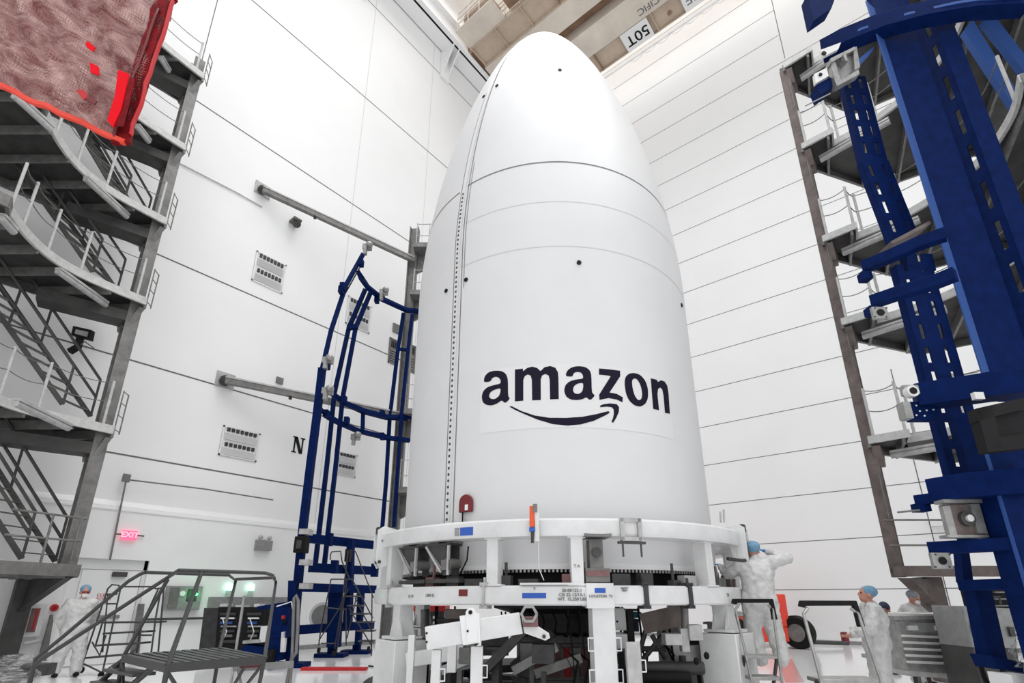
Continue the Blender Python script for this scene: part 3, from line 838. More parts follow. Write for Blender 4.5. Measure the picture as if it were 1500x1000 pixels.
# near main channel post: hollow channel open to the viewer, slotted inner plate
d = 6.25
def vline(x, y, dd, z0, z1):   # upright line through a sighted point
    p = G(x, y, dd); return V((p.x, p.y, z0)), V((p.x, p.y, z1))
zt0, zb0 = G(1330, 20, d).z, .0
pa = G(1330, 180, d); pb = G(1388, 180, d+.12); pc_ = G(1424, 180, d-.02); pd = G(1453, 180, d-.02)
def upright(p, q, th, z0, z1, name, mt='blue', off=0):
    p = V((p.x, p.y, z0)); q = V((q.x, q.y, z0)); dd = (q-p).normalized(); nn_ = V((-dd.y, dd.x, 0))
    m = M(); m.prism([p, q, q+nn_*th, p+nn_*th], (0, 0, z1-z0)); return m.obj(name, mt, gr, bevel=.004)
upright(G(1325, 180, d+.02), G(1334, 180, d+.14), .02, ZPOST, 11.6, 'flange_edge', 'blue_light')  # light caught by this side face is painted in as a lighter blue
upright(G(1334, 180, d+.14), G(1390, 180, d+.14), .02, ZPOST, 11.6, 'web_plate')
p0 = G(1389, 180, d+.30); p1 = G(1424, 180, d+.0); p0 = V((p0.x, p0.y, .0)); p1 = V((p1.x, p1.y, 0))
mid = (p0+p1)/2; sd = (p1-p0); wd = sd.length; sd.normalize(); nr = V((-sd.y, sd.x, 0))
m = M(); m.plate(mid+UP*ZPOST, mid+UP*11.4, sd, nr, wd, .02, [.02], .5, .24, .075, .2); m.obj('slotted_web', 'blue', gr)
upright(G(1424, 180, d), G(1453, 180, d), .02, ZPOST, 11.6, 'front_flange', 'blue')
# lower base column of the main post
upright(G(1471, 740, 5.7), G(1560, 740, 5.7), .3, 0, G(1471, 600, 5.7).z, 'base_column')
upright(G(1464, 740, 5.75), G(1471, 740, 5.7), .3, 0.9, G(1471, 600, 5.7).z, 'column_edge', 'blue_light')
upright(G(1436, 760, 6.6), G(1470, 760, 6.6), .05, G(1450, 800, 6.6).z, G(1450, 725, 6.6).z, 'gusset_plate')
# slotted second post: upper leaning part, two lower parts
d2 = 6.7
def slot_seg(xt, yt, xb, yb, dt, db, w, rows, name='slotted_post', sl=.24, gp=.13):
    a = G(xt, yt, dt); b = G(xb, yb, db)
    m = M(); m.plate(b, a, RT, (-FW), w, .02, rows, sl, gp, .062, .15)
    up_ = (a-b).normalized()
    m.box((a+b)/2 + RT*(w/2-.01) + FW*.06, (.02, .12, (a-b).length), RT, FW, up_)
    m.box((a+b)/2 - RT*(w/2-.01) + FW*.06, (.02, .12, (a-b).length), RT, FW, up_)
    return m.obj(name, 'blue', gr)
slot_seg(1250, 112, 1281, 235, d2+.02, d2, .42, [-.11, .10])
slot_seg(1281, 235, 1327, 352, d2, d2-.0, .45, [-.12, .11])
slot_seg(1338, 388, 1424, 700, d2-.25, d2-.25, .54, [-.14, .13])
slot_seg(1345, 372, 1351, 396, d2-.25, d2-.25, .4, [0], 'joint_plate')
m = M(); m.beam(G(1296, 365, d2-.2), G(1352, 335, d2-.2), .3, .05); m.obj('joint_flange', 'steel_brown', gr)
# lower solid post and base
m = M(); m.path([G(1436, 715, 6.5), G(1452, 790, 6.5)], .12, .62, RT); 
m = M(); m.prism([G(1392, 735, 6.6), G(1500, 735, 6.6), G(1500, 800, 6.6), G(1408, 800, 6.6)], FW*.04); m.obj('gusset_plate', 'blue', gr)
m = M(); m.prism([G(1407, 800, 6.55), G(1419, 800, 6.55), G(1426, 852, 6.55), G(1412, 852, 6.55)], FW*.12); m.obj('lower_post', 'blue', gr)
m = M(); m.prism([G(1428, 860, 6.5), G(1452, 860, 6.5), G(1476, 965, 6.5), G(1450, 965, 6.5)], FW*.18); m.obj('lower_post', 'blue', gr)
m = M(); m.prism([G(1452, 960, 6.4), G(1500, 970, 6.4), G(1500, 985, 6.4), G(1462, 980, 6.4)], FW*.3); m.obj('base_beam', 'blue', gr)
m = M(); p = G(1475, 972, 6.45); m.fbox(V((p.x, p.y, p.z/2-.05)) + RT*.1, (.3, .3, p.z-.1)); m.obj('base_leg', 'blue', gr)
# horizontal arcs
arc([(1204, 76), (1235, 60), (1290, 38), (1350, 22), (1420, 10), (1500, 6)], d2, .25, .32, 'top_ring')
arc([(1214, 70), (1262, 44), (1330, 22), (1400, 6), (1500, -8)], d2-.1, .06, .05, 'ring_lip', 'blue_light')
arc([(1264, 392), (1300, 377), (1345, 357), (1385, 343)], d2, .14, .17, 'ring_arm')
arc([(1276, 443), (1320, 428), (1370, 413), (1400, 401)], d2-.3, .14, .17, 'ring_arm')
for (x, y, dd) in ((1268, 398, d2), (1278, 449, d2-.3)):
    m = pxbox(x-3, y-2, x+10, y+9, dd-.1, .14); m.obj('arm_end', 'blue', gr)
arc([(1340, 583), (1400, 574), (1455, 566), (1500, 562)], 6.2, .3, .30, 'ring_beam')
arc([(1368, 720), (1420, 712), (1500, 706)], 6.2, .3, .28, 'ring_beam')
arc([(1342, 733), (1372, 729)], 6.3, .12, .12, 'arm_end')
m = pxbox(1347, 736, 1364, 748, 6.2, .14); m.obj('arm_end', 'blue', gr)
m = M(); m.tube([G(1315, 750, 6.2), G(1347, 747, 6.2)], .012, 6); m.obj('guide_rod', 'steel', gr)
arc([(1360, 803), (1420, 800), (1492, 796)], 6.35, .2, .14, 'ring_arm')
arc([(1411, 857), (1500, 855)], 6.5, .2, .12, 'ring_arm')
z = lev(1440, 707, 6.0)
textmesh('marking', 'TB', .10, G(1455, 709, 6.0), RT, UP, 'white_bright', gr, bold=.006)
# bright clamps and square plates
def sqplate(x0, y0, x1, y1, d, mt='alu', name='square_plate', hole=.05, hm='black'):
    o = pxbox(x0, y0, x1, y1, d, .05).obj(name, mt, gr, bevel=.004)
    c = G((x0+x1)/2, (y0+y1)/2, d); q = M(); q.tube([c-FW*.012, c+FW*.02], hole, 16); q.obj('hole', hm, o)
    q = M()
    for sx in (.12, .88):
        for sy in (.12, .88):
            c = G(x0+(x1-x0)*sx, y0+(y1-y0)*sy, d); q.tube([c-FW*.01, c+FW*.01], .01, 6)
    q.obj('bolt', 'dark', o)
    return o
sqplate(1408, 702, 1433, 723, 6.0, 'alu', hole=.035)
sqplate(1279, 449, 1301, 466, 6.2, 'alu')
sqplate(1367, 809, 1394, 833, 6.15, 'alu', hole=.045)
o = pxbox(1386, 739, 1447, 784, 6.0, .06).obj('bearing_frame', 'steel_brown', gr, bevel=.004)
pxbox(1386, 741, 1397, 783, 5.96, .06).obj('side_bar', 'alu', o); pxbox(1427, 738, 1441, 781, 5.96, .06).obj('side_bar', 'alu', o)
q = M(); c = G(1419, 759, 5.95); q.tube([c, c+FW*.1], .085, 20); q.obj('bearing_hub', 'steel_dark', o)
q = M(); q.tube([c-FW*.03, c+FW*.02], .04, 16); q.obj('bolt_head', 'alu_bright', o)
q = pxbox(1388, 783, 1449, 787, 5.95, .12); q.obj('bottom_bar', 'alu', o); q = pxbox(1382, 731, 1440, 736, 5.95, .14); q.obj('top_bar', 'alu', o)
# clamp on the ring beam end
cl = pxbox(1326, 563, 1362, 577, 6.05, .1).obj('roller_clamp', 'alu', gr, bevel=.01)
q = M(); c = G(1336, 573, 6.0); q.tube([c-FW*.02, c+FW*.06], .075, 18); q.obj('roller', 'alu_bright', cl); q = M(); q.tube([c-FW*.03, c], .045, 18); q.obj('roller_hole', 'black', cl)
q = pxbox(1335, 588, 1375, 614, 6.1, .12); o = q.obj('perforated_block', 'blue', cl)
q = pxbox(1325, 588, 1336, 612, 6.05, .12); q.obj('roller_block', 'alu', cl)
q = M()
for i, (x, y) in enumerate(((1342, 594), (1352, 592), (1362, 592), (1347, 602), (1357, 601), (1367, 600), (1342, 608), (1354, 609))):
    c = G(x, y, 6.1); q.tube([c-FW*.008, c+FW*.01], .012, 6)
q.obj('hole', 'alu_bright', o)
# top bracket cluster on the ring end
tb = thing('pivot_bracket', G(1230, 95, 6.6), 'bright metal pivot bracket bolted to the left end of the top ring', 'bracket')
def q4(pts, dd, dep, mt, nm): m = M(); m.prism([G(x, y, dd) for x, y in pts], FW*dep); return m.obj(nm, mt, tb)
q4([(1217, 85), (1252, 68), (1257, 100), (1223, 122)], 6.45, .05, 'plate_grey', 'back_plate')
q4([(1216, 86), (1252, 68), (1253, 72), (1218, 91)], 6.35, .14, 'alu', 'top_bar')
q4([(1217, 90), (1223, 88), (1232, 120), (1224, 123)], 6.38, .1, 'alu', 'side_bar'); q4([(1250, 70), (1255, 68), (1260, 98), (1252, 102)], 6.38, .1, 'alu', 'side_bar')
q4([(1224, 120), (1258, 102), (1259, 108), (1226, 126)], 6.36, .12, 'alu', 'bottom_bar')
q4([(1202, 73), (1232, 62), (1228, 72), (1204, 84)], 6.4, .05, 'alu_bright', 'tab'); q4([(1193, 108), (1211, 99), (1214, 111), (1195, 122)], 6.4, .06, 'alu_bright', 'tab_plate')
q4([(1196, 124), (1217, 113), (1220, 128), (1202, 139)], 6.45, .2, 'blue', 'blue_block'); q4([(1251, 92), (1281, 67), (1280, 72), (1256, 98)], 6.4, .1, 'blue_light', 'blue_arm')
m = M(); c = G(1202, 109, 6.39); m.tube([c-FW*.01, c+FW*.02], .03, 12); c = G(1207, 78, 6.39); m.tube([c-FW*.01, c+FW*.02], .04, 12); m.obj('hole', 'black', tb)
m = M(); c = G(1236, 88, 6.35); m.tube([c, c+FW*.1], .045, 12); m.box(c, (.05, .1, .16), RT, FW, UP); m.obj('jack_screw', 'alu', tb)
m = M(); m.tube([G(1180, 155, 6.4), G(1216, 137, 6.4)], .012, 6); m.obj('guide_rod', 'alu', tb)
# black padded frame
bf = thing('bumper_frame', G(1470, 620, 5.4), 'thick black padded rectangular frame fixed on the blue gantry', 'frame')
m = M(); dd = 5.35
for (a, b, e, f) in (((1430, 598), (1510, 580), (1510, 596), (1434, 616)), ((1430, 598), (1454, 594), (1468, 655), (1448, 662)), ((1446, 642), (1510, 634), (1510, 655), (1449, 662))):
    m.prism([G(*p, dd) for p in (a, b, e, f)], FW*.12)
m.obj('padding', 'black', bf)
m = M(); m.prism([G(*p, dd+.08) for p in ((1445, 605), (1500, 590), (1500, 640), (1455, 648))], FW*.03); m.obj('back_panel', 'black', bf)
pxbox(1428, 574, 1442, 584, 5.5, .05).obj('tag_plate', 'alu_bright', bf)
# diagonal braces behind top right, dark blue block at the very top
for pts in (((1425, 28), (1500, 150), (1500, 178), (1412, 45)), ((1455, 20), (1500, 78), (1500, 105), (1440, 30))):
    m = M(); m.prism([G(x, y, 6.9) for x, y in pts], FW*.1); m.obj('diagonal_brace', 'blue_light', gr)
m = M(); m.prism([G(*p, 6.8) for p in ((1270, -20), (1330, -20), (1335, 40), (1290, 40))], FW*.1); m.obj('upper_plate', 'blue', gr)
m = M(); m.prism([G(*p, 6.0) for p in ((1183, -10), (1226, -10), (1218, 12), (1192, 30))], FW*.2)
o = m.obj('gantry_arm', 'blue'); tag(o, 'short dark blue arm end poking in at the top edge left of the near gantry', 'arm')

# ================================================================== LEFT BLUE GANTRY (far)
gl = thing('blue_gantry', hit(450, 972, 2, 0), 'curved dark blue tube gantry standing far off between fairing and left wall', 'gantry')
def gp(pts, w, h, name, mt='blue', up=FW):
    m = M(); m.path([G(x, y, dd) for x, y, dd in pts], w, h, up); return m.obj(name, mt, gl)
gp([(532, 372, 14.2), (507, 417, 13.9), (485, 484, 13.6), (472, 540, 13.4)], .10, .12, 'mast')
gp([(472, 540, 13.35), (464, 610, 13.3), (455, 680, 13.3), (444, 772, 13.3), (436, 860, 13.3), (426, 972, 13.25)], .17, .2, 'mast')
gp([(528, 390, 14.25), (500, 440, 14.0), (478, 520, 13.7), (455, 640, 13.4), (440, 772, 13.35)], .03, .03, 'cable_conduit', 'rubber')
for xs in (((535, 424), (511, 480), (490, 575), (479, 680), (462, 825)), ((543, 428), (521, 480), (502, 582), (492, 680), (475, 828))):
    gp([(x, y, 15.6) for x, y in xs], .11, .14, 'twin_post')
for xs in (((591, 459), (583, 512), (571, 610), (566, 700), (560, 772)), ((604, 461), (598, 512), (588, 610), (582, 700), (577, 772))):
    gp([(x, y, 17.0) for x, y in xs], .11, .14, 'twin_post')
gp([(509, 480, 15.55), (524, 478, 15.55)], .16, .14, 'post_link'); gp([(583, 511, 17), (600, 513, 17)], .1, .1, 'post_link')
gp([(525, 398, 14.3), (530, 408, 14.6), (539, 421, 15.2), (560, 438, 16.0), (595, 454, 17.0), (612, 456, 17.5)], .13, .16, 'top_ring')
gp([(486, 576, 14.9), (505, 590, 15.3), (532, 602, 16), (567, 611, 16.8), (602, 612, 17.4)], .14, .2, 'middle_ring')
gp([(470, 600, 14), (482, 611, 14.8), (497, 619, 15.2), (525, 631, 16), (567, 641, 16.8), (600, 645, 17.4)], .13, .17, 'middle_ring')
gp([(532, 602, 16), (531, 630, 16)], .08, .12, 'ring_link', up=UP)
for x, y, dd in ((529, 385, 14.2), (502, 420, 13.8), (500, 425, 13.8), (479, 535, 13.4), (560, 431, 15.9), (552, 439, 15.9), (504, 585, 15.2), (560, 606, 16.6), (478, 606, 14.5), (508, 616, 15.4), (560, 639, 16.7)):
    m = M(); m.fbox(G(x, y, dd-.1), (.14, .2, .22)); m.obj('pad_bracket', 'blue', gl)
for (x, y, dd) in ((538, 362, 14.2), (480, 528, 13.2), (480, 573, 13.2), (521, 640, 15.8), (562, 428, 15.7)):
    m = M(); m.fbox(G(x, y, dd), (.28, .16, .18)); m.ell(G(x+3, y-4, dd-.1), (.12, .12, .1), 10, 8); m.fbox(G(x-3, y+5, dd-.05), (.1, .12, .3)); m.obj('clamp', 'alu', gl)
for a, b, dd, h in (((450, 788), (556, 799), 14.5, .24), ((455, 831), (550, 836), 14.5, .24), ((443, 860), (548, 863), 14.0, .22), ((438, 922), (545, 915), 14.4, .22)):
    m = M(); m.path([G(*a, dd), G(*b, dd+2)], .2, h); m.obj('cross_beam', 'blue', gl)
for (x0, x1, y0, y1, x2, x3, dd) in ((481, 499, 858, 948, 478, 495, 15.0), (508, 516, 790, 912, 502, 512, 15.3), (524, 531, 860, 944, 519, 526, 16.0), (422, 434, 850, 973, 418, 430, 13.0)):
    m = M(); m.prism([G(x0, y0, dd), G(x1, y0, dd), G(x3, y1, dd), G(x2, y1, dd)], FW*.3); m.obj('lower_post', 'blue', gl)
for (x, y, dd) in ((549, 835, 14.2), (490, 830, 14.2), (482, 790, 14.2)):
    m = M(); m.fbox(G(x, y, dd), (.16, .2, .34)); m.obj('pad_bracket', 'blue', gl)
for x, y, dd in ((487, 946, 15.3), (523, 944, 16.2), (425, 972, 13.1)):
    p = G(x, y, dd); m = M(); m.fbox(V((p.x, p.y, .05)), (.8, .5, .1)); m.fbox(V((p.x, p.y, p.z/2)), (.2, .2, max(.05, p.z))); m.obj('foot_plate', 'blue', gl)
m = pxbox(430, 785, 447, 809, 13.0, .3); o = m.obj('control_box', 'rubber', gl, bevel=.02); pxbox(434, 791, 441, 803, 12.95, .06).obj('box_window', 'dark', o)
for y in (778, 823, 858):
    m = pxbox(438, y-4, 452, y+4, 13.0, .3); m.obj('grey_strap', 'steel_pale', gl)
pxbox(505, 804, 512, 822, 15.0, .2).obj('control_box', 'black', gl)
ff = M(); c = G(472, 902, 15.6); ff.tube([c, c+FW*.2], .38, 24); o = ff.obj('wall_fan', 'vent'); tag(o, 'round grey fan behind the lower mast of the far blue gantry', 'fan')
q = M(); q.tube([c-FW*.02, c], .3, 24); q.obj('fan_grille', 'plate_grey', o)

# ================================================================== STEEL TOWERS
def clip_rows(poly, dirv, step, z, w, h, m):
    # parallel joists under a deck, cut to its outline
    d2_ = V((dirv.x, dirv.y)).normalized(); nn_ = V((-d2_.y, d2_.x))
    pr_ = [(p[0]*d2_.x+p[1]*d2_.y, p[0]*nn_.x+p[1]*nn_.y) for p in poly]
    k = min(b for a, b in pr_)+step*.5; mx = max(b for a, b in pr_)
    while k < mx:
        xs = []
        for i in range(len(pr_)):
            (a0, b0), (a1, b1) = pr_[i], pr_[(i+1) % len(pr_)]
            if (b0-k)*(b1-k) < 0: xs.append(a0+(k-b0)/(b1-b0)*(a1-a0))
        xs.sort()
        for i in range(0, len(xs)-1, 2):
            p = V((d2_.x*xs[i]+nn_.x*k, d2_.y*xs[i]+nn_.y*k, z)); q = V((d2_.x*xs[i+1]+nn_.x*k, d2_.y*xs[i+1]+nn_.y*k, z))
            if (q-p).length > .1: m.beam(p, q, w, h)
        k += step
    return m
def tower_deck(par, poly, z, lip_idx, joist_dir, th=.24, step=.75):
    m = M(); m.prism([(x, y, z-.05) for x, y in poly], (0, 0, .045)); m.obj('deck_plate', 'steel_dark', par)
    m = M(); clip_rows(poly, joist_dir, step, z-.16, .05, .2, m); m.obj('joist', 'steel', par)['kind'] = 'stuff'
    n = len(poly); m = M()
    for i in range(n):
        if i in lip_idx: continue
        a = poly[i]; b = poly[(i+1) % n]; m.beam((a[0], a[1], z-th/2-.02), (b[0], b[1], z-th/2-.02), .06, th)
    m.obj('edge_beam', 'steel', par)
    m = M(); i0, i1 = lip_idx[0], lip_idx[-1]+1
    m.path([(poly[i % n][0], poly[i % n][1], z-th*.35) for i in range(i0, i1+1)], .06, th*.8); m.obj('curved_lip', 'tube', par)
def rail(par, pts, z, h=1.05, mt='tube', chains=(.55, 1.0), r=.028):
    for x, y in pts:
        m = M(); m.tube([(x, y, z-.1), (x, y, z+h)], r, 8); m.obj('rail_post', mt, par)
    m = M()
    for c in chains:
        for a, b in zip(pts[:-1], pts[1:]): m.tube(sag((a[0], a[1], z+c), (b[0], b[1], z+c), .07), .010, 5)
    m.obj('chain', 'steel', par)
def smooth_curve(pts, k=3):
    out = []
    n = len(pts)
    for i in range(n-1):
        p0 = pts[max(i-1, 0)]; p1 = pts[i]; p2 = pts[i+1]; p3 = pts[min(i+2, n-1)]
        for j in range(k):
            t = j/k
            out.append(tuple(.5*((2*p1[c])+(-p0[c]+p2[c])*t+(2*p0[c]-5*p1[c]+4*p2[c]-p3[c])*t*t+(-p0[c]+3*p1[c]-3*p2[c]+p3[c])*t**3) for c in (0, 1)))
    out.append(tuple(pts[-1])); return out
def tube_light(par, a, b):
    m = M(); m.tube([a, b], .065, 10); o = m.obj('tube_light', 'steel_pale', par)
    m = M(); m.beam(V(a)+UP*.07, V(b)+UP*.07, .14, .05); m.obj('light_housing', 'steel_pale', o)
tl = thing('work_tower', (2.6, 15.6, 0), 'dark steel work tower with stacked curved balconies filling the left side', 'tower')
LC = [(2.91, 14.06), (1.76, 13.93), (1.06, 13.64), (.53, 13.07), (.17, 12.42)]
curve = smooth_curve(LC, 4)
ZL = [5.13, 8.49, 10.9, 13.4, 16.1]
colx, coly = 2.78, 14.45
for i, z in enumerate(ZL):
    zz = z+.12
    poly = curve + [(.12, 12.06), (-.3, 12.0), (-3.6, 12.2), (-3.6, 15.6), (2.75, 15.3)]
    tower_deck(tl, poly, zz, list(range(len(curve)-1)), RT)
    # haunch below the tip down to the column
    m = M(); m.prism([(2.93, 14.10, zz-.26), (2.78, 15.3, zz-.26), (2.78, 14.9, zz-.75), (2.78, 14.3, zz-.78)], V((-.12, 0, 0))); m.obj('haunch', 'steel', tl)
    m = M(); m.beam((2.7, 14.5, zz-.52), (1.1, 14.9, zz-.52), .5, .26); m.obj('landing_beam', 'steel_dark', tl)
    idx = [1, 5, 9, 13, 16]
    rail(tl, [curve[k] for k in idx], zz)
    # short side rail at the tip
    m = M()
    for xx, yy in ((2.93, 14.1), (3.08, 14.3)): m.tube([(xx, yy, zz-.1), (xx, yy, zz+.9)], .014, 6)
    for h in (-.05, .3, .6, .88): m.tube([(2.93, 14.1, zz+h), (3.08, 14.3, zz+h)], .011, 6)
    m.obj('side_rail', 'steel', tl)
L_px = [((22, 590), (100, 627)), ((84, 397), (155, 447)), ((125, 262), (186, 318)), ((20, 140), (75, 190)), ((200, 185), (218, 208)), ((235, 85), (247, 105))]
for (x0, y0), (x1, y1) in L_px:
    z = {590: 4.85, 397: 8.2, 262: 10.65, 140: 10.6, 185: 13.1, 85: 15.8}[y0]
    tube_light(tl, hit(x0, y0, 2, z), hit(x1, y1, 2, z))
tube_light(tl, hit(0, 318, 2, 8.2), hit(20, 340, 2, 8.2))
m = M(); m.box((colx, coly, (16.9+2.2)/2), (.05, .34, 16.9-2.2)); m.box((colx, coly-.17, (16.9+2.2)/2), (.27, .03, 16.9-2.2)); m.box((colx, coly+.17, (16.9+2.2)/2), (.27, .03, 16.9-2.2)); m.obj('column', 'steel', tl)
m = M(); m.box((colx-.11, coly-.17, 9.3), (.03, .02, 14)); m.obj('conduit', 'steel_pale', tl)
# lowest straight deck, bracket and foot column
P1 = [(2.91, 14.06), (1.6, 13.6), (-2.2, 12.3), (-3.6, 15.7), (2.8, 15.9)]
tower_deck(tl, P1, 2.17, [0, 1], RT, th=.22)
m = M(); m.beam((2.93, 14.04, 2.07), (-2.2, 12.26, 2.07), .08, .24); m.obj('front_beam', 'steel', tl)
fc = G(10, 984, 12.1); fx, fy = 2.42, 15.75
m = M(); m.prism([(2.88, 14.15, 1.93), (2.5, 15.9, 1.93), (2.5, 15.9, 1.2), (2.5, 15.6, 1.25)], V((-.14, 0, 0))); m.obj('haunch', 'steel_dark', tl)
m = M(); m.box((fx, fy, .96), (.34, .3, 1.92)); m.box((fx, fy, .03), (.7, .6, .06)); m.obj('column', 'steel_dark', tl, bevel=.01)
m = M(); m.fbox((1.5, 14.9, 1.0), (.02, .02, .02))
# stairs between levels
def flight(xb, yb, xt, yt, d, zt, name='stair'):
    a = hit(xb, yb, 1, d); b = hit(xt, yt, 1, d)
    k = (zt-a.z)/(b.z-a.z); b = a+(b-a)*k
    m = M()
    for off in (0, .8): m.beam(a+FW*off, b+FW*off, .04, .1)
    o = m.obj('stair', 'steel_dark', tl)
    m = M(); n = max(3, int((b.z-a.z)/.25))
    for i in range(n):
        p = a.lerp(b, (i+.5)/n); m.fbox(p+FW*.4, (.1, .78, .015))
    m.obj('tread', 'steel', o)['kind'] = 'stuff'
    m = M()
    for off in (0, .8):
        for h in (.5, .95): m.tube([a+FW*off+UP*h, b+FW*off+UP*h], .032, 6)
        m.tube([a+FW*off, a+FW*off+UP*.95], .025, 6)
        mid_ = a.lerp(b, .5); m.tube([mid_+FW*off, mid_+FW*off+UP*.95], .025, 6)
    m.obj('handrail', 'steel_dark', o)
flight(92, 592, 10, 476, 14.6, 8.5); flight(136, 398, 60, 290, 14.6, 11.0); flight(180, 300, 115, 190, 14.6, 13.5); flight(32, 818, -30, 722, 14.4, 5.1)
# railing on the lowest deck
m = M()
for x, y in ((100, 828), (86, 828)):
    a = hit(x, y-2, 2, 2.2); 
for t in (0.02, .12): 
    p = V((2.85, 14.1, 2.17)).lerp(V((-2.1, 12.4, 2.17)), t); m.tube([p, p+UP*1.0], .022, 6)
for h in (.5, .98): m.tube([V((2.85, 14.1, 2.17+h)), V((1.6, 13.7, 2.17+h))], .022, 6)
m.obj('railing', 'steel', tl)
fl = thing('floodlight', hit(118, 497, 1, YW-.3), 'black rectangular floodlight on a bent arm behind the left tower', 'light')
d = 11.55
m = M(); m.prism([G(x, y, d) for x, y in ((107, 477), (134, 483), (131, 497), (104, 490))], FW*.12); m.obj('lamp_head', 'black', fl)
m = M(); m.prism([G(x, y, d-.02) for x, y in ((111, 482), (129, 486), (127, 493), (109, 488))], FW*.02); m.obj('lamp_glass', 'steel_pale', fl)
m = M(); m.path([G(118, 493, d+.1), G(114, 508, d+.1), G(102, 515, d+.1)], .12, .12, FW); m.obj('arm', 'black', fl)
m = M(); m.tube([G(118, 505, d+.1), G(124, 500, d+.2), G(138, 510, d+.35)], .015, 6); m.obj('cable', 'steel', fl)

# right tower
tr_ = thing('work_tower', (12.6, 0, 0), 'grey-brown steel work tower with stacked balconies behind the near blue gantry', 'tower')
RC = [(12.70, .02), (12.62, -.7), (12.25, -1.5), (11.6, -2.15), (10.7, -2.5), (9.9, -2.55)]
rcurve = smooth_curve(RC, 4)
tip = [(12.33, .65), (12.27, -.02)]
for i, z in enumerate([4.65, 7.37, 9.56, 12.34, 15.1]):
    poly = tip + rcurve + [(9.9, -5.5), (15.5, -5.5), (15.0, -.6), (13.0, .65)]
    tower_deck(tr_, poly, z, list(range(0, len(rcurve)+1)), V((1, .15, 0)), th=.2, step=.8)
    m = M(); m.prism([(12.35, .62, z-.2), (13.0, .6, z-.2), (12.9, .62, z-.55), (12.45, .62, z-.62)], V((0, -.14, 0))); m.obj('haunch', 'steel_brown', tr_)
    if i < 4: rail(tr_, [(12.35, .55), (12.3, .02)] + [rcurve[k] for k in (1, 5, 9, 13, 17)], z)
    a = V((12.75, .35, z-.36)); b = V((12.5, -1.1, z-.36)); tube_light(tr_, a, b)
m = M(); h = 15.1-1.9; zc = (15.1+1.9)/2
m.box((12.52, .66, zc), (.04, .24, h)); m.box((12.42, .66, zc), (.03, .2, h)); m.box((12.64, .66, zc), (.03, .2, h)); m.obj('column', 'steel_brown', tr_)
for zz in (3.0, 6.1, 8.6, 11, 13.6):
    m = M(); m.tube([(12.36, .6, zz), (12.36, .6, zz+.9)], .012, 5); m.obj('conduit', 'steel', tr_)
a = G(1312, 838, 10.0); zb1 = a.z
dirb = FW*0+RT
m = M(); m.beam(V((a.x, a.y, zb1+.02)), V((a.x, a.y, zb1+.02))+RT*3.2, .12, .19); m.obj('front_beam', 'steel_brown', tr_)
m = M(); m.prism([V((a.x, a.y, zb1))+FW*.1, V((a.x, a.y, zb1))+RT*3.2+FW*.1, V((a.x, a.y, zb1))+RT*3.6+FW*2, V((a.x, a.y, zb1))+RT*1.4+FW*1.5], (0, 0, .05)); m.obj('deck_plate', 'steel_dark', tr_)
pl = G(1358, 850, 11.0)
m = M(); m.fbox((pl.x, pl.y, zb1/2-.02), (.38, .34, zb1-.06)); m.fbox((pl.x, pl.y, .03), (.7, .6, .06)); m.obj('column', 'steel_brown', tr_, bevel=.01)
m = M(); m.prism([V((a.x, a.y, zb1-.1)), V((pl.x, pl.y, zb1-.1))-RT*.1, V((pl.x, pl.y, zb1-.65))-RT*.1], RT*.25); m.obj('haunch', 'steel_brown', tr_)
m = M()
for yy in (.5, .98): m.tube([V((a.x, a.y, zb1+yy)), V((a.x, a.y, zb1+yy))+RT*1.4], .018, 6)
m.obj('railing', 'steel', tr_)
o = M().box(G(1320, 657, 10.4), (.14, .14, .1), RT, FW, UP); o.fbox(G(1327, 654, 10.4), (.05, .05, .12)); o = o.obj('camera', 'black'); tag(o, 'small black camera under the second balcony of the right tower', 'camera')

# third tower behind the fairing
t3 = thing('work_tower', hit(585, 950, 2, 0), 'slim steel tower column rising just left of and behind the fairing', 'tower')
d = 17.6
pa_ = G(608, 335, d); zt = pa_.z
m = M(); b = V((pa_.x, pa_.y, 0)); m.fbox((b.x, b.y, zt/2), (.3, .05, zt)); m.fbox(b+UP*zt/2+RT*.16, (.04, .3, zt)); m.fbox(b+UP*zt/2-RT*.16, (.04, .3, zt)); m.obj('column', 'steel', t3)
for y in (372, 440, 610, 722):
    z = G(612, y, d).z
    m = M(); m.fbox(V((b.x, b.y, z))+RT*1.1, (2.0, 1.2, .2)); m.prism([V((b.x, b.y, z-.1))+RT*.18, V((b.x, b.y, z-.1))+RT*1.6, V((b.x, b.y, z-.9))+RT*.18], FW*.1); m.obj('platform', 'steel', t3)
    m = M()
    for k in range(4): m.tube([V((b.x, b.y, z))+RT*(.2+k*.5)-FW*.5, V((b.x, b.y, z+1.1))+RT*(.2+k*.5)-FW*.5], .02, 5)
    for h in (.5, 1.05): m.tube([V((b.x, b.y, z+h))+RT*.2-FW*.5, V((b.x, b.y, z+h))+RT*1.8-FW*.5], .015, 5)
    m.obj('railing', 'steel_pale', t3)
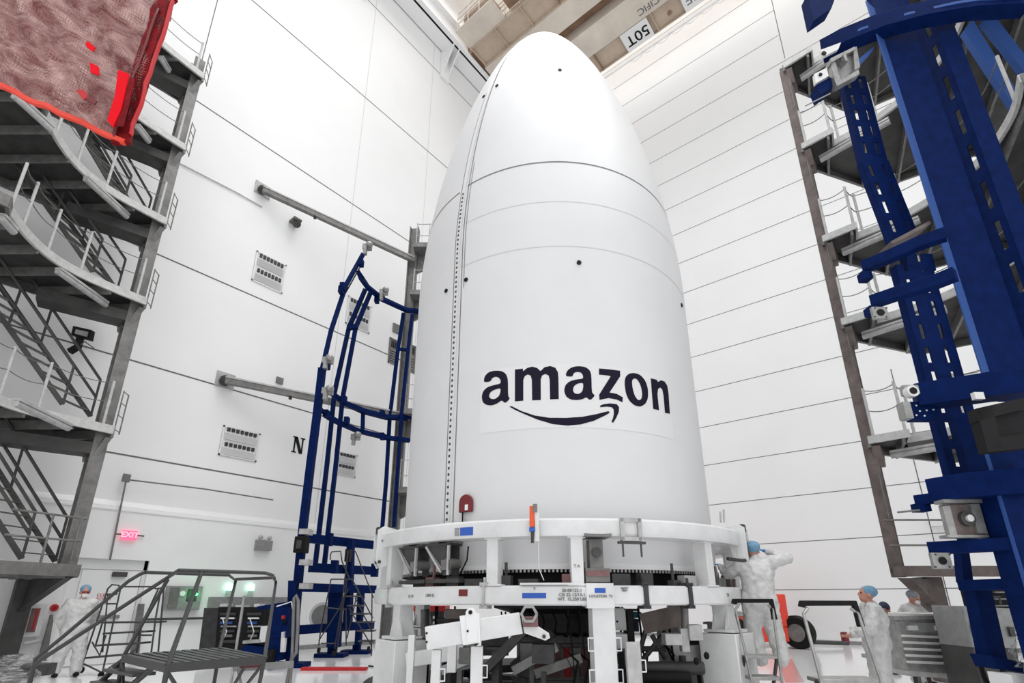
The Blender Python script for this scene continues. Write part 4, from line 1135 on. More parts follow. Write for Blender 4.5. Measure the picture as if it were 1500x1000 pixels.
# swing arms on the left wall
for (x, y, x2, y2, lab) in ((385, 278, 606, 381, 'upper steel swing arm hinged on the left wall, reaching to the far tower'), (330, 557, 601, 612, 'lower steel swing arm hinged on the left wall, reaching to the far tower')):
    a = hit(x, y, 1, YW-.25); b_ = G(x2, y2, 17.4)
    sa = thing('swing_arm', hit(x, y, 1, YW), lab, 'arm')
    m = M(); m.beam(a, b_, .16, .2); m.obj('boom', 'steel', sa)
    m = M(); m.beam(a+UP*.1, b_+UP*.1, .2, .05); m.obj('rail', 'steel_pale', sa)
    m = M(); w = hit(x, y, 1, YW-.02); m.box(w, (.55, .04, .5)); m.obj('wall_plate', 'steel_pale', sa)
    m = M(); m.ell(hit(x, y, 1, YW-.15), (.17, .17, .17), 12, 8); m.obj('hinge', 'dark', sa)
    m = M(); c_ = a.lerp(b_, .32)-UP*.12; m.fbox(c_, (.08, .08, .15)); m.obj('clip', 'dark', sa)

# ================================================================== THINGS ON THE LEFT WALL
YF = YW-.005
def wr(x0, y0, x1, y1, yy=YF):     # X and Z extents on the wall plane of a sighted rectangle
    a = hit(x0, (y0+y1)/2, 1, yy); b = hit(x1, (y0+y1)/2, 1, yy); zt = hit((x0+x1)/2, y0, 1, yy).z; zb = hit((x0+x1)/2, y1, 1, yy).z
    return a.x, b.x, zb, zt
def louver(x0, y0, x1, y1, label, rows=2, mt='vent'):
    xa, xb, za, zb = wr(x0, y0, x1, y1)
    v = thing('wall_vent', ((xa+xb)/2, YF, za), label, 'vent')
    m = M(); f = .05
    m.span((xa, YF-.03, za), (xb, YF, za+f)); m.span((xa, YF-.03, zb-f), (xb, YF, zb)); m.span((xa, YF-.03, za), (xa+f, YF, zb)); m.span((xb-f, YF-.03, za), (xb, YF, zb)); m.span((xa, YF-.008, za), (xb, YF, zb))
    m.obj('frame', 'vent' if mt == 'vent' else mt, v)
    h = (zb-za)/rows
    for r in range(rows):
        z0 = za+h*r+h*.12; z1 = za+h*(r+1)-h*.1
        m = M()
        for k in range(5):
            z = z0+(z1-z0)*.62*k/5; m.add([(xa+.08, YF-.05, z), (xb-.08, YF-.05, z), (xb-.08, YF-.01, z+.07), (xa+.08, YF-.01, z+.07)], [(0,1,2,3)])
        m.obj('louver', 'plate_grey' if mt != 'vent' else 'vent', v)
        m = M(); n = max(3, int((xb-xa)/.15))
        for k in range(n):
            x = xa+.1+(xb-xa-.2)*(k+.2)/n; m.span((x, YF-.06, z0+(z1-z0)*.70), (x+(xb-xa-.2)/n*.62, YF-.01, z1))
        m.obj('opening', 'dark', v)
louver(370, 376, 418, 422, 'twin-row wall vent high on the left wall, just under the upper swing arm')
louver(322, 628, 379, 672, 'twin-row wall vent on the left wall, left of the big letter N')
louver(507, 440, 543, 482, 'twin-row wall vent seen between the twin posts of the far blue gantry')
louver(492, 663, 522, 697, 'twin-row wall vent low on the wall, right of the letter N behind the far gantry')
louver(569, 496, 583, 534, 'tall plain grey louver beside the slim tower column', 1, 'steel')
louver(599, 505, 608, 546, 'narrow grey louver at the edge of the fairing', 1, 'steel')
for x0, y0, x1, y1, lab in ((575, 475, 585, 488, 'small square grey plate on the wall above the tall plain louver'), (404, 553, 414, 562, 'small grey junction plate on the wall above the lower swing arm')):
    xa, xb, za, zb = wr(x0, y0, x1, y1); o = M().span((xa, YF-.06, za), (xb, YF, zb)).obj('wall_plate', 'steel'); tag(o, lab, 'plate')
# big N
a = hit(437, 651, 1, YF); zt = hit(437, 640, 1, YF).z; zb = hit(437, 664, 1, YF).z; hN = zt-zb
nn0 = thing('wall_letter', (a.x, YF, zb), 'big black serif letter N painted on the left wall', 'letter')
x0 = hit(428, 651, 1, YF).x; x1 = hit(446, 651, 1, YF).x; w = x1-x0; y = YF-.012
m = M()
def nb(pts): m.prism([(x0+w*p, y, zb+hN*q) for p, q in pts], (0, .01, 0))
nb([(.12,.06),(.24,.06),(.24,.94),(.12,.94)]); nb([(.76,.06),(.88,.06),(.88,.94),(.76,.94)]); nb([(0,.92),(.36,.92),(.36,1),(0,1)]); nb([(0,0),(.36,0),(.36,.08),(0,.08)]); nb([(.64,.92),(1,.92),(1,1),(.64,1)]); nb([(.10,1),(.38,1),(.88,.0),(.62,.0)])
m.obj('letter_face', 'black', nn0)
# conduits
cd = []
def conduit(pts, lab, r=.02):
    m = M(); m.tube([hit(x, y, 1, YW-.2) for x, y in pts], r, 6); o = m.obj('conduit', 'steel'); tag(o, lab, 'conduit'); return o
conduit([(161, 820), (185, 702)], 'thin vertical conduit above the exit sign')
conduit([(185, 702), (300, 716), (400, 732)], 'thin horizontal conduit on the wall left of the far gantry')
o = M().box(hit(185, 700, 1, YW-.2), (.16, .1, .2)).obj('conduit_box', 'steel'); tag(o, 'small dark conduit box at the corner of the thin conduits', 'box')
o = M(); o.tube([hit(255, 235, 1, YF-.03), hit(345, 281, 1, YF-.03), hit(384, 303, 1, YF-.03)], .02, 6); o = o.obj('conduit', 'steel_pale'); tag(o, 'thin conduit high on the wall, right of the upper left balconies', 'conduit')
# exit sign
yy = YW-.2
xa, xb, za, zb = wr(178, 777, 201, 790, yy)
ex = thing('exit_sign', ((xa+xb)/2, yy, za), 'glowing pinkish red exit sign on the left wall over the door', 'sign')
M().span((xa, yy-.03, za), (xb, yy+.04, zb)).obj('sign_box', 'exit', ex)
textmesh('lettering', 'EXIT', (zb-za)*.85, ((xa+xb)/2, yy-.035, (za+zb)/2), (1,0,0), (0,0,1), 'exit_text', ex, bold=.004)
M().span((xa-.12, yy, (za+zb)/2-.01), (xb+.16, yy+.02, (za+zb)/2+.02)).obj('bracket', 'dark', ex)
# emergency light
for x0, y0, x1, y1, lab in ((374, 791, 397, 806, 'grey emergency light unit with two small heads on the left wall'),):
    xa, xb, za, zb = wr(x0, y0, x1, y1, yy)
    em = thing('emergency_light', ((xa+xb)/2, yy, za), lab, 'light')
    M().span((xa, yy-.1, za), (xb, yy+.06, zb)).obj('unit_body', 'plate_grey', em, bevel=.01)
    for x in (xa+.1, xb-.1):
        m = M(); m.ell((x, yy-.05, zb+.08), (.07, .06, .07), 12, 8); m.obj('lamp_head', 'steel_pale', em)
# small camera
c = hit(435, 328, 1, YW-.25); cm = thing('camera', c, 'small dark dome camera on a wall bracket below the upper swing arm', 'camera')
m = M(); m.ell(c, (.14, .16, .14), 12, 8); m.obj('dome', 'steel_dark', cm); m = M(); m.span((c.x-.2, YW-.4, c.z+.08), (c.x+.1, YF, c.z+.16)); m.obj('bracket', 'steel', cm)
# electric panel with green glow
yl = YW-.15
xa, xb, za, zb = wr(240, 858, 292, 893, yl)
ep = thing('electrical_cabinet', ((xa+xb)/2, yl, za), 'open grey wall panel with a glowing green screen', 'panel')
m = M(); m.span((xa, yl-.12, za), (xb, yl, zb)); m.obj('cabinet', 'plate_grey', ep, bevel=.01)
m = M(); m.span((xa+.08, yl-.14, za+.05), (xa+.3, yl-.12, zb-.05)); m.obj('door', 'steel', ep)
m = M(); m.span((xa+.5, yl-.135, za+.22), (xb-.12, yl-.12, zb-.08)); m.obj('screen_panel', 'dark', ep)
m = M(); m.ell((xa+.68, yl-.13, za+.4), (.09, .02, .05), 12, 8); m.obj('green_lamp', 'green_glow', ep)
ld = bpy.data.lights.new('green_lamp_light', 'POINT'); ld.energy = 2.5; ld.color = (.1, 1, .3); ld.shadow_soft_size = .1
lo = bpy.data.objects.new('green_lamp_light', ld); COL.objects.link(lo); lo.location = (xa+.68, yl-.35, za+.4)
m = M(); m.tube([(xa+.38, yl-.14, za+.42), (xa+.38, yl-.12, za+.42)], .07, 14); m.obj('gauge', 'vent', ep)
m = M(); m.tube([(xa-.3, yl-.06, za-.22), (xb+.6, yl-.06, za-.22)], .03, 8); o = m.obj('wall_pipe', 'dark'); tag(o, 'dark horizontal pipe on the wall below the green-lit panel', 'pipe')
# grey wireway with beacons
xa, xb, za, zb = wr(304, 874, 428, 889, yl)
ww = M().span((xa, yl-.15, za), (xb, yl, zb)).obj('wireway', 'plate_grey', None, bevel=.01); tag(ww, 'long grey wireway on the wall behind the black racks', 'wireway')
for x, lab in ((334, 'left of the two glowing pale green beacons above the black racks'), (366, 'right of the two glowing pale green beacons above the black racks')):
    p = hit(x, 874, 1, yl-.1); bc = thing('beacon', p, lab, 'lamp', None)
    m = M(); m.tube([p, p+UP*.18], .08, 12); m.obj('base', 'glass', bc); m = M(); m.tube([p+UP*.18, p+UP*.33], .09, 12); m.ell(p+UP*.33, (.09, .09, .05), 12, 8); m.obj('lens', 'cyan_glow', bc)
# fire cabinet, alarm and pipe, grey ramp door
xa, xb, za, zb = wr(34, 885, 62, 932, yl)
fc_ = thing('hose_cabinet', ((xa+xb)/2, yl, za), 'dark maroon glass-fronted fire cabinet with white frame beside the door', 'cabinet')
M().span((xa, yl-.1, za), (xb, yl, zb)).obj('frame', 'white', fc_); M().span((xa+.08, yl-.12, za+.1), (xb-.1, yl-.1, zb-.08)).obj('door', 'maroon_box', fc_)
M().span((xb-.16, yl-.13, za+.14), (xb-.13, yl-.12, zb-.1)).obj('red_edge', 'red', fc_)
p = hit(80, 890, 1, yl-.05); fa = thing('fire_alarm', p, 'small round red fire alarm bell on the wall beside the door', 'alarm')
m = M(); m.tube([p, p+V((0, .05, 0))], .08, 18); m.obj('bell', 'red', fa); m = M(); m.tube([p-V((0, .03, 0)), p], .03, 12); m.obj('button', 'red_dark', fa)
m = M(); m.tube([hit(x, y, 1, yl-.06) for x, y in ((78, 898), (72, 925), (66, 936), (35, 942))], .035, 8); o = m.obj('wall_pipe', 'white'); tag(o, 'white bent pipe under the red fire alarm', 'pipe')
m = M(); m.prism([hit(x, y, 1, 15.9) for x, y in ((75, 900), (80, 900), (68, 968), (56, 968))], V((0, .12, 0))); o = m.obj('leaning_board', 'steel'); tag(o, 'grey narrow board leaning on the wall left of the man in white', 'board')
m = M(); m.prism([hit(x, y, 1, 16.0) for x, y in ((204, 884), (212, 884), (204, 957), (192, 957))], V((0, .1, 0))); o = m.obj('leaning_board', 'steel'); tag(o, 'tall grey board standing against the right side of the door', 'board')

# ================================================================== ROLLING STAIRS
def rolling_big():
    d = 5.9
    r = thing('rolling_stair', G(280, 1080, d), 'dark tubular rolling stair with slatted top platform, nearest at lower left', 'stairs')
    def T(pts, nm, rr=.02, mt='rail_dark'): 
        m = M(); m.tube(pts, rr, 8); return m.obj(nm, mt, r)
    z = G(290, 957, d).z; z2 = G(300, 836, d).z
    fl_, fr_ = G(252, 967, d), G(330, 0, d)
    A = G(246, 972, d); B = G(387, 963, d); C = hit(332, 949, 2, z); D = hit(190, 960, 2, z)
    A = V((A.x, A.y, z)); B = V((B.x, B.y, z)); 
    A = hit(246, 973, 2, z); B = hit(388, 962, 2, z); C = hit(322, 949, 2, z); D = hit(182, 959, 2, z)
    m = M()
    for k in range(11):
        t = k/10; m.beam(D.lerp(C, t), A.lerp(B, t), .055, .02)
    m.beam(A-UP*.03, B-UP*.03, .03, .07); m.beam(D-UP*.03, C-UP*.03, .03, .07); m.beam(A-UP*.03, D-UP*.03, .03, .07); m.beam(B-UP*.03, C-UP*.03, .03, .07)
    m.obj('platform', 'rail_dark', r)
    hz = z2-z
    # near rail loop
    top = z2
    n1 = hit(262, 835, 2, top); n2 = hit(396, 841, 2, top); f1 = hit(213, 838, 2, top); f2 = hit(340, 843, 2, top)
    T([n1+UP*-.0, hit(300, 836, 2, top), hit(388, 839, 2, top), n2-UP*.01+RT*.03, hit(405, 846, 2, top)-UP*.06, V((B.x, B.y, z)), G(372, 1040, d)], 'handrail')
    T([f1, hit(335, 842, 2, top), hit(346, 846, 2, top)-UP*.04, V((C.x, C.y, z)), V((C.x, C.y, 0.0))], 'handrail')
    T([hit(346, 848, 2, top-.03), hit(402, 846, 2, top-.03)], 'cross_rail')
    T([hit(296, 836, 2, top), V((A.x, A.y, z)), V((A.x, A.y, 0))], 'post', .022)
    # descending handrails
    T([n1, G(245, 846, d), G(60, 966, d-.5), G(50, 975, d-.5), G(40, 1010, d-.5)], 'stair_rail')
    T([f1, G(205, 841, d+.3), G(188, 851, d+.3), G(95, 930, d+.1), G(52, 965, d), G(44, 1000, d)], 'stair_rail')
    T([G(246, 848, d), V((D.x, D.y, z)), V((D.x, D.y, 0))], 'post')
    T([A-UP*.05, A+ (B-A)*.35 - UP*.45], 'brace', .016); T([A+(B-A)*.8-UP*.05, A+(B-A)*.3-UP*.9], 'brace', .016); T([B-UP*.05, B+(A-B)*.4-UP*.5], 'brace', .016)
    T([D-UP*.05, D-UP*.9-RT*.0+(A-D)*.5], 'brace', .016)
    T([hit(232, 970, 2, z-.04), G(150, 1040, d-.3)], 'stringer', .03); T([hit(185, 962, 2, z-.04), G(110, 1035, d)], 'stringer', .03)
    T([hit(346, 960, 2, z-.03), G(352, 1000, d), G(362, 1040, d)], 'post', .016, 'alu')
    for k in range(1, 4):
        m = M(); q0 = hit(232, 970, 2, z-.04).lerp(G(150, 1040, d-.3), k/4); q1 = hit(185, 962, 2, z-.04).lerp(G(110, 1035, d), k/4); m.beam(q0, q1, .2, .03); m.obj('tread', 'rail_dark', r)
    return r
rolling_big()
# metal pole standing in front of the racks
m = M(); a = G(358, 872, 8.5); m.tube([a, V((a.x, a.y, 0))], .022, 8); m.tube([V((a.x, a.y, 0)), V((a.x, a.y, .03))], .2, 16); o = m.obj('stand_pole', 'alu'); tag(o, 'bright metal pole with blue tape standing before the black racks', 'pole')
# second (right) rail end of another stair
r2 = thing('handrail_frame', G(430, 1000, 6.5), 'grey bent tube handrail frame rising at the left of the red cable ramp', 'handrail')
m = M(); m.tube([G(418, 1010, 6.5), G(427, 965, 6.5), G(434, 955, 6.5), G(436, 920, 6.5), G(437, 880, 6.5), G(434, 872, 6.5), G(431, 876, 6.5), G(428, 960, 6.5), G(424, 1010, 6.5)], .02, 8); m.obj('bent_tube', 'steel', r2)
m = M(); m.beam(G(345, 978, 6.6), G(427, 973, 6.4), .08, .07); m.obj('cross_bar', 'plate_grey', r2)
m = M(); m.beam(G(352, 977, 6.5), G(400, 974, 6.45), .03, .02); m.obj('red_strip', 'red_dark', r2)
# mid stair by the door
def stair2(d, P, label, mt='rail_dark', h=1):
    r = thing('rolling_stair', hit(P['base'][0], P['base'][1], 2, 0), label, 'stairs')
    for nm, segs in P['tubes']:
        for s_ in segs:
            m = M(); m.tube([G(x, y, d+dz) for x, y, dz in s_], P.get('r', .02), 6); m.obj(nm, mt, r)
    for (xa, ya, xb, yb) in P['treads']:
        m = M(); a = G(xa, ya, d); b = G(xb, yb, d); m.prism([a, b, b+FW*.28, a+FW*.28], UP*.035); m.obj('tread', mt, r)
    for x, y, dz in P['wheels']:
        m = M(); c = G(x, y, d+dz); m.tube([c-RT*.025, c+RT*.025], .06, 12); m.obj('wheel', 'rubber', r)
    return r
stair2(11.6, dict(base=(160, 985), r=.017, tubes=[
 ('handrail', [[(118,980,0),(158,862,0),(164,856,0),(174,857,0),(176,864,0),(150,985,0)], [(176,859,.3),(222,859,.3),(228,862,.3),(236,861,.3)], [(150,955,.3),(158,870,.3),(172,869,.3)]]),
 ('post', [[(140,945,.4),(152,905,.4)], [(232,862,.4),(207,915,.4),(198,968,.4)], [(236,862,0),(228,905,0),(219,975,0)], [(240,862,.2),(230,975,.2)]]),
 ('brace', [[(123,972,0),(150,985,0)], [(150,985,0),(200,950,0)], [(200,930,0),(222,930,0)], [(135,940,0),(146,960,0),(155,930,0)], [(157,870,0),(171,870,0)], [(155,884,0),(170,884,0)]])],
 treads=[(148,913,232,912),(150,929,215,926),(136,947,208,943),(124,965,182,960)], wheels=[(119,981,0),(148,988,0),(219,975,0)]), 'small dark rolling stair with four treads standing before the door')
# stair by the far gantry
stair2(13.4, dict(base=(478, 955), r=.016, tubes=[
 ('handrail', [[(484,820,0),(484,812,0),(486,808,0),(499,807,0),(501,822,0),(512,848,0)], [(518,806,.3),(521,808,.3),(547,875,.3)], [(485,848,0),(516,848,0),(546,905,0)], [(485,848,0),(470,920,0),(467,945,0)], [(510,806,0),(500,890,0),(490,950,0)]]),
 ('post', [[(508,848,0),(493,955,0)], [(545,870,0),(544,960,0)], [(525,862,.3),(508,935,.3)], [(507,945,0),(507,890,0)]]),
 ('brace', [[(467,938,0),(496,892,0),(510,862,0)], [(470,942,0),(492,942,0)], [(478,890,0),(506,892,0)], [(511,890,0),(544,945,0)], [(520,875,0),(545,925,0)]])],
 treads=[(504,874,524,874),(508,888,530,888),(512,900,538,900),(520,912,545,912),(522,925,547,925),(524,940,547,940)], wheels=[(467,952,0),(489,957,0),(540,950,0)]), 'tall dark rolling stair standing against the far blue gantry')

# ================================================================== RACKS AND MACHINE LEFT OF CENTRE
d = 13.5
rk = thing('equipment_rack', hit(320, 968, 2, 0), 'black equipment rack on the left with lit instruments on its front', 'rack')
m = pxbox(298, 890, 319, 1008-45, d, 1.0); 
m = M(); m.prism([G(*p, d) for p in ((299, 890), (320, 890), (315, 962), (290, 962))], FW*.9); m.obj('side_panel', 'dark', rk)
m = M(); m.prism([G(*p, d-.1) for p in ((320, 889), (352, 889), (348, 962), (314, 962))], FW*.9); m.obj('rack_body', 'black', rk)
rk2 = thing('equipment_rack', hit(365, 968, 2, 0), 'black equipment rack next to the blue machine with pale cables', 'rack')
m = M(); m.prism([G(*p, d-.1) for p in ((353, 889), (385, 889), (381, 945), (349, 962))], FW*.9); m.obj('rack_body', 'black', rk2)
for k, (rr, x0, x1) in enumerate(((rk, 322, 346), (rk2, 362, 382))):
    for j, (y, mt) in enumerate(((897, 'dark'), (904, 'vent'), (910, 'blue_light'), (916, 'alu'), (922, 'dark'), (929, 'steel'), (937, 'dark'))):
        m = pxbox(x0+(j%2), y, x1-(j%3)*3, y+(2.2 if mt in ('vent','alu') else 4), d-.16, .08); m.obj('instrument', mt, rr)
    m = M(); m.tube([G(x0+4, 905, d-.2), G(x0+10, 925, d-.3), G(x0+3, 940, d-.2)], .012, 6); m.obj('cable', 'vent', rr)
rnd = random.Random(5)
for k, (x, y, w, h, mt) in enumerate(((322, 884, 10, 4, 'white'), (345, 886, 12, 3, 'white'), (372, 884, 8, 5, 'vent'))):
    m = pxbox(x, y, x+w, y+h, d, .3); o = m.obj('instrument_box', mt); tag(o, ['white instrument box on top of the left black rack', 'flat white box on top of the racks, between the two beacons', 'pale grey box on top of the right black rack'][k], 'box')
bm_ = thing('blue_machine', hit(400, 972, 2, 0), 'dark blue wheeled machine with a flat top arm beside the black racks', 'machine')
d = 12.6
for pts, dep, mt, nm in ((((376, 888), (426, 880), (428, 886), (378, 893)), .5, 'blue', 'top_arm'), (((398, 890), (424, 888), (420, 934), (396, 936)), .5, 'blue', 'body'), (((395, 934), (412, 932), (408, 968), (392, 968)), .5, 'blue', 'lower_body'),
    (((357, 944), (390, 948), (388, 960), (352, 955)), .5, 'blue', 'base_plate'), (((382, 917), (392, 916), (388, 940), (379, 941)), .1, 'white', 'white_panel'), (((412, 925), (419, 924), (416, 955), (410, 955)), .1, 'white', 'white_panel'),
    (((413, 905), (422, 903), (421, 915), (412, 917)), .1, 'black', 'motor'), (((412, 901), (418, 900), (418, 906), (412, 907)), .05, 'red', 'red_switch'), (((355, 938), (382, 936), (382, 941), (355, 943)), .4, 'alu', 'shelf')):
    m = M(); m.prism([G(x, y, d) for x, y in pts], FW*dep); m.obj(nm, mt, bm_, bevel=.006)
m = M(); m.tube([G(405, 888, d-.1), G(427, 881, d-.1), G(430, 900, d-.1)], .014, 6); m.obj('hose', 'vent', bm_)
m = M(); c = G(398, 962, d-.05); m.tube([c-RT*.06, c+RT*.06], .16, 16); m.obj('wheel', 'rubber', bm_)

# plastic-wrapped equipment bottom left
pb = thing('plastic_bag', G(20, 985, 7.2), 'crumpled clear plastic bag over parts at the lower left corner', 'bag')
rnd = random.Random(9); m = M()
c = G(20, 985, 7.2)
for i in range(26):
    a = c + RT*rnd.uniform(-.2, .2)+FW*rnd.uniform(-.1, .15)+UP*rnd.uniform(-.22, .2); m.ell(a, (rnd.uniform(.03, .09), .04, rnd.uniform(.02, .07)), 7, 5, RT, FW, UP)
m.obj('contents', 'steel_dark', pb)
def sheet(name, P, m_, parent, n=26, amp=.03, th=0, seed=1, fr=3.0):
    # P(u, v) gives a point; crumpled cloth of real thickness
    me = bpy.data.meshes.new(name); vs = []; fs = []
    for j in range(n+1):
        for i in range(n+1):
            u_, v_ = i/n, j/n; p, nrm = P(u_, v_)
            k = noise.fractal(V((u_*fr+seed, v_*fr*1.3, seed*2.1)), .8, 2.2, 5)
            k2 = abs(noise.noise(V((u_*fr*2.2-v_*5, v_*fr+seed, seed))))
            vs.append(p + nrm*(amp*(k-k2*1.2)))
    for j in range(n):
        for i in range(n): a = j*(n+1)+i; fs.append((a, a+1, a+n+2, a+n+1))
    me.from_pydata([tuple(v) for v in vs], [], fs)
    for p in me.polygons: p.use_smooth = True
    uv = me.uv_layers.new(name='uv')
    for lp in me.loops:
        k = lp.vertex_index; uv.data[lp.index].uv = ((k % (n+1))/n, (k//(n+1))/n)
    me.materials.append(MATS[m_])
    o = bpy.data.objects.new(name, me); COL.objects.link(o); put(o, parent)
    if th: s_ = o.modifiers.new('solid', 'SOLIDIFY'); s_.thickness = th
    return o
def filmmat(name, c1, c2, a0, a1, scale, rough=.25, grid=None):
    m = bpy.data.materials.new(name); m.use_nodes = True; nt = m.node_tree; p = nt.nodes['Principled BSDF']; L = nt.links
    uv = nt.nodes.new('ShaderNodeTexCoord'); mp = nt.nodes.new('ShaderNodeMapping'); mp.inputs['Scale'].default_value = (1, 2.2, 1); mp.inputs['Rotation'].default_value = (0, 0, .6)
    L.new(uv.outputs['UV'], mp.inputs['Vector'])
    n = nt.nodes.new('ShaderNodeTexNoise'); n.inputs['Scale'].default_value = scale; n.inputs['Detail'].default_value = 9; n.inputs['Roughness'].default_value = .72; n.inputs['Distortion'].default_value = 1.1
    L.new(mp.outputs[0], n.inputs['Vector'])
    r = nt.nodes.new('ShaderNodeValToRGB'); r.color_ramp.elements[0].position = .40; r.color_ramp.elements[1].position = .63
    r.color_ramp.elements[0].color = (*c1, 1); r.color_ramp.elements[1].color = (*c2, 1); L.new(n.outputs[0], r.inputs[0]); L.new(r.outputs[0], p.inputs['Base Color'])
    mr = nt.nodes.new('ShaderNodeMapRange'); mr.inputs[1].default_value = .35; mr.inputs[2].default_value = .65; mr.inputs[3].default_value = a0; mr.inputs[4].default_value = a1
    L.new(n.outputs[0], mr.inputs[0])
    out = mr.outputs[0]
    if grid:
        sx = nt.nodes.new('ShaderNodeSeparateXYZ'); L.new(uv.outputs['UV'], sx.inputs[0]); ms = []
        for ax in (0, 1):
            a = nt.nodes.new('ShaderNodeMath'); a.operation = 'MULTIPLY'; a.inputs[1].default_value = grid; L.new(sx.outputs[ax], a.inputs[0])
            b = nt.nodes.new('ShaderNodeMath'); b.operation = 'FRACT'; L.new(a.outputs[0], b.inputs[0])
            c = nt.nodes.new('ShaderNodeMath'); c.operation = 'LESS_THAN'; c.inputs[1].default_value = .15; L.new(b.outputs[0], c.inputs[0]); ms.append(c)
        mx = nt.nodes.new('ShaderNodeMath'); mx.operation = 'MAXIMUM'; L.new(ms[0].outputs[0], mx.inputs[0]); L.new(ms[1].outputs[0], mx.inputs[1]); out = mx.outputs[0]
    L.new(out, p.inputs['Alpha'])
    p.inputs['Roughness'].default_value = rough
    b = nt.nodes.new('ShaderNodeBump'); b.inputs['Strength'].default_value = .8; b.inputs['Distance'].default_value = .02; L.new(n.outputs[0], b.inputs['Height']); L.new(b.outputs[0], p.inputs['Normal'])
    MATS[name] = m
filmmat('clear_film', (.15, .15, .15), (.7, .7, .7), .12, .6, 8)
filmmat('red_film', (.16, .008, .008), (.66, .44, .40), .85, .98, 3.6)
filmmat('net_cord', (.12, .012, .012), (.42, .20, .18), 1, 1, 4, .7, grid=64)
def Pbag(u_, v_):
    a = 2*PI*u_; r = .20*math.sin(.35+v_*2.1)+.03
    return c - UP*.20 + UP*(.42*(1-v_)) + RT*(r*math.cos(a)*1.2) + FW*(r*math.sin(a)), (RT*math.cos(a)+FW*math.sin(a))
sheet('film', Pbag, 'clear_film', pb, 30, .05)
m = pxbox(0, 975, 45, 993, 7.4, .4); m.obj('base_tray', 'dark', pb)

# ================================================================== RED FRAMED NETTING PANEL (upper left)
d = 4.6
rp = thing('netting_panel', G(183, 217, d), 'red-bordered panel of netting wrapped in crinkled plastic hanging at upper left', 'panel')
TRc, BRc = G(256, 6, d), G(184, 214, d); BLc = G(-40, 108, d-.3); TLc = G(40, -118, d-.3)
def Pr(u_, v_):
    a = TLc.lerp(TRc, u_); b = BLc.lerp(BRc, u_); sagg = .03*math.sin(PI*u_)
    return a.lerp(b, v_) + UP*(sagg*(v_)), FW
sheet('film', Pr, 'red_film', rp, 70, .06, seed=3, fr=3.5)
def Pn(u_, v_): p, n_ = Pr(u_, v_); return p - FW*.035, n_
sheet('net', Pn, 'net_cord', rp, 70, .06, seed=3, fr=3.5)
def band(pts, w, mt, nm, dep=.05, off=0):
    m = M(); m.path([V(p)+FW*off for p in pts], dep, w, FW); 
    return m
def seam_bar(a, b, w, mt, nm, nseg=14, j=.012, off=-.03, dep=.06):
    rnd = random.Random(len(nm)*7+int(w*1000)); pts = [V(a).lerp(V(b), i/nseg)+RT*rnd.uniform(-j, j)+UP*rnd.uniform(-j, j)+FW*(off+rnd.uniform(-j, j)) for i in range(nseg+1)]
    m = M(); m.path(pts, w, dep, FW); o = m.obj(nm, mt, rp, bevel=.008); return o
seam_bar(G(246, -8, d), G(179, 214, d), .20, 'red_cloth', 'border')
seam_bar(G(237, 20, d-.02), G(172, 208, d-.02), .03, 'red_dark', 'border_seam', off=-.07, dep=.02)
seam_bar(G(259, 8, d), G(195, 205, d), .022, 'red', 'border_seam', off=-.06, dep=.05)
seam_bar(BLc, G(186, 213, d), .055, 'orange', 'bottom_border')
seam_bar(G(210, -30, d), G(258, 5, d), .07, 'red_cloth', 'top_border')
def fl4(pts, mt, nm, off=-.17): m = M(); m.prism([G(x, y, d+off) for x, y in pts], FW*.012); return m.obj(nm, mt, rp)
fl4([(173, 102), (189, 108), (177, 160), (165, 186), (157, 176), (168, 140)], 'red_bright', 'red_tab', -.17)
fl4([(190, 112), (197, 116), (180, 185), (166, 184), (180, 150)], 'red_cloth', 'dark_tab', -.16)
fl4([(131, 91), (144, 97), (145, 110), (133, 106)], 'red_bright', 'red_square'); fl4([(125, 63), (129, 60), (139, 69), (136, 75), (127, 69)], 'red_bright', 'red_square')
fl4([(111, 132), (123, 131), (129, 141), (122, 146)], 'red', 'red_square'); fl4([(125, 145), (130, 140), (142, 148), (138, 153)], 'red_dark', 'red_square')
fl4([(0, 78), (60, 92), (140, 112), (215, 78), (216, 73), (140, 106), (60, 86), (0, 70)], 'red_dark', 'fold', -.04) if False else None
m = M(); m.tube([G(233, 8, d-.05), G(234, -90, d), G(234, -300, d)], .02, 8); m.obj('hanging_strap', 'red_cloth', rp)

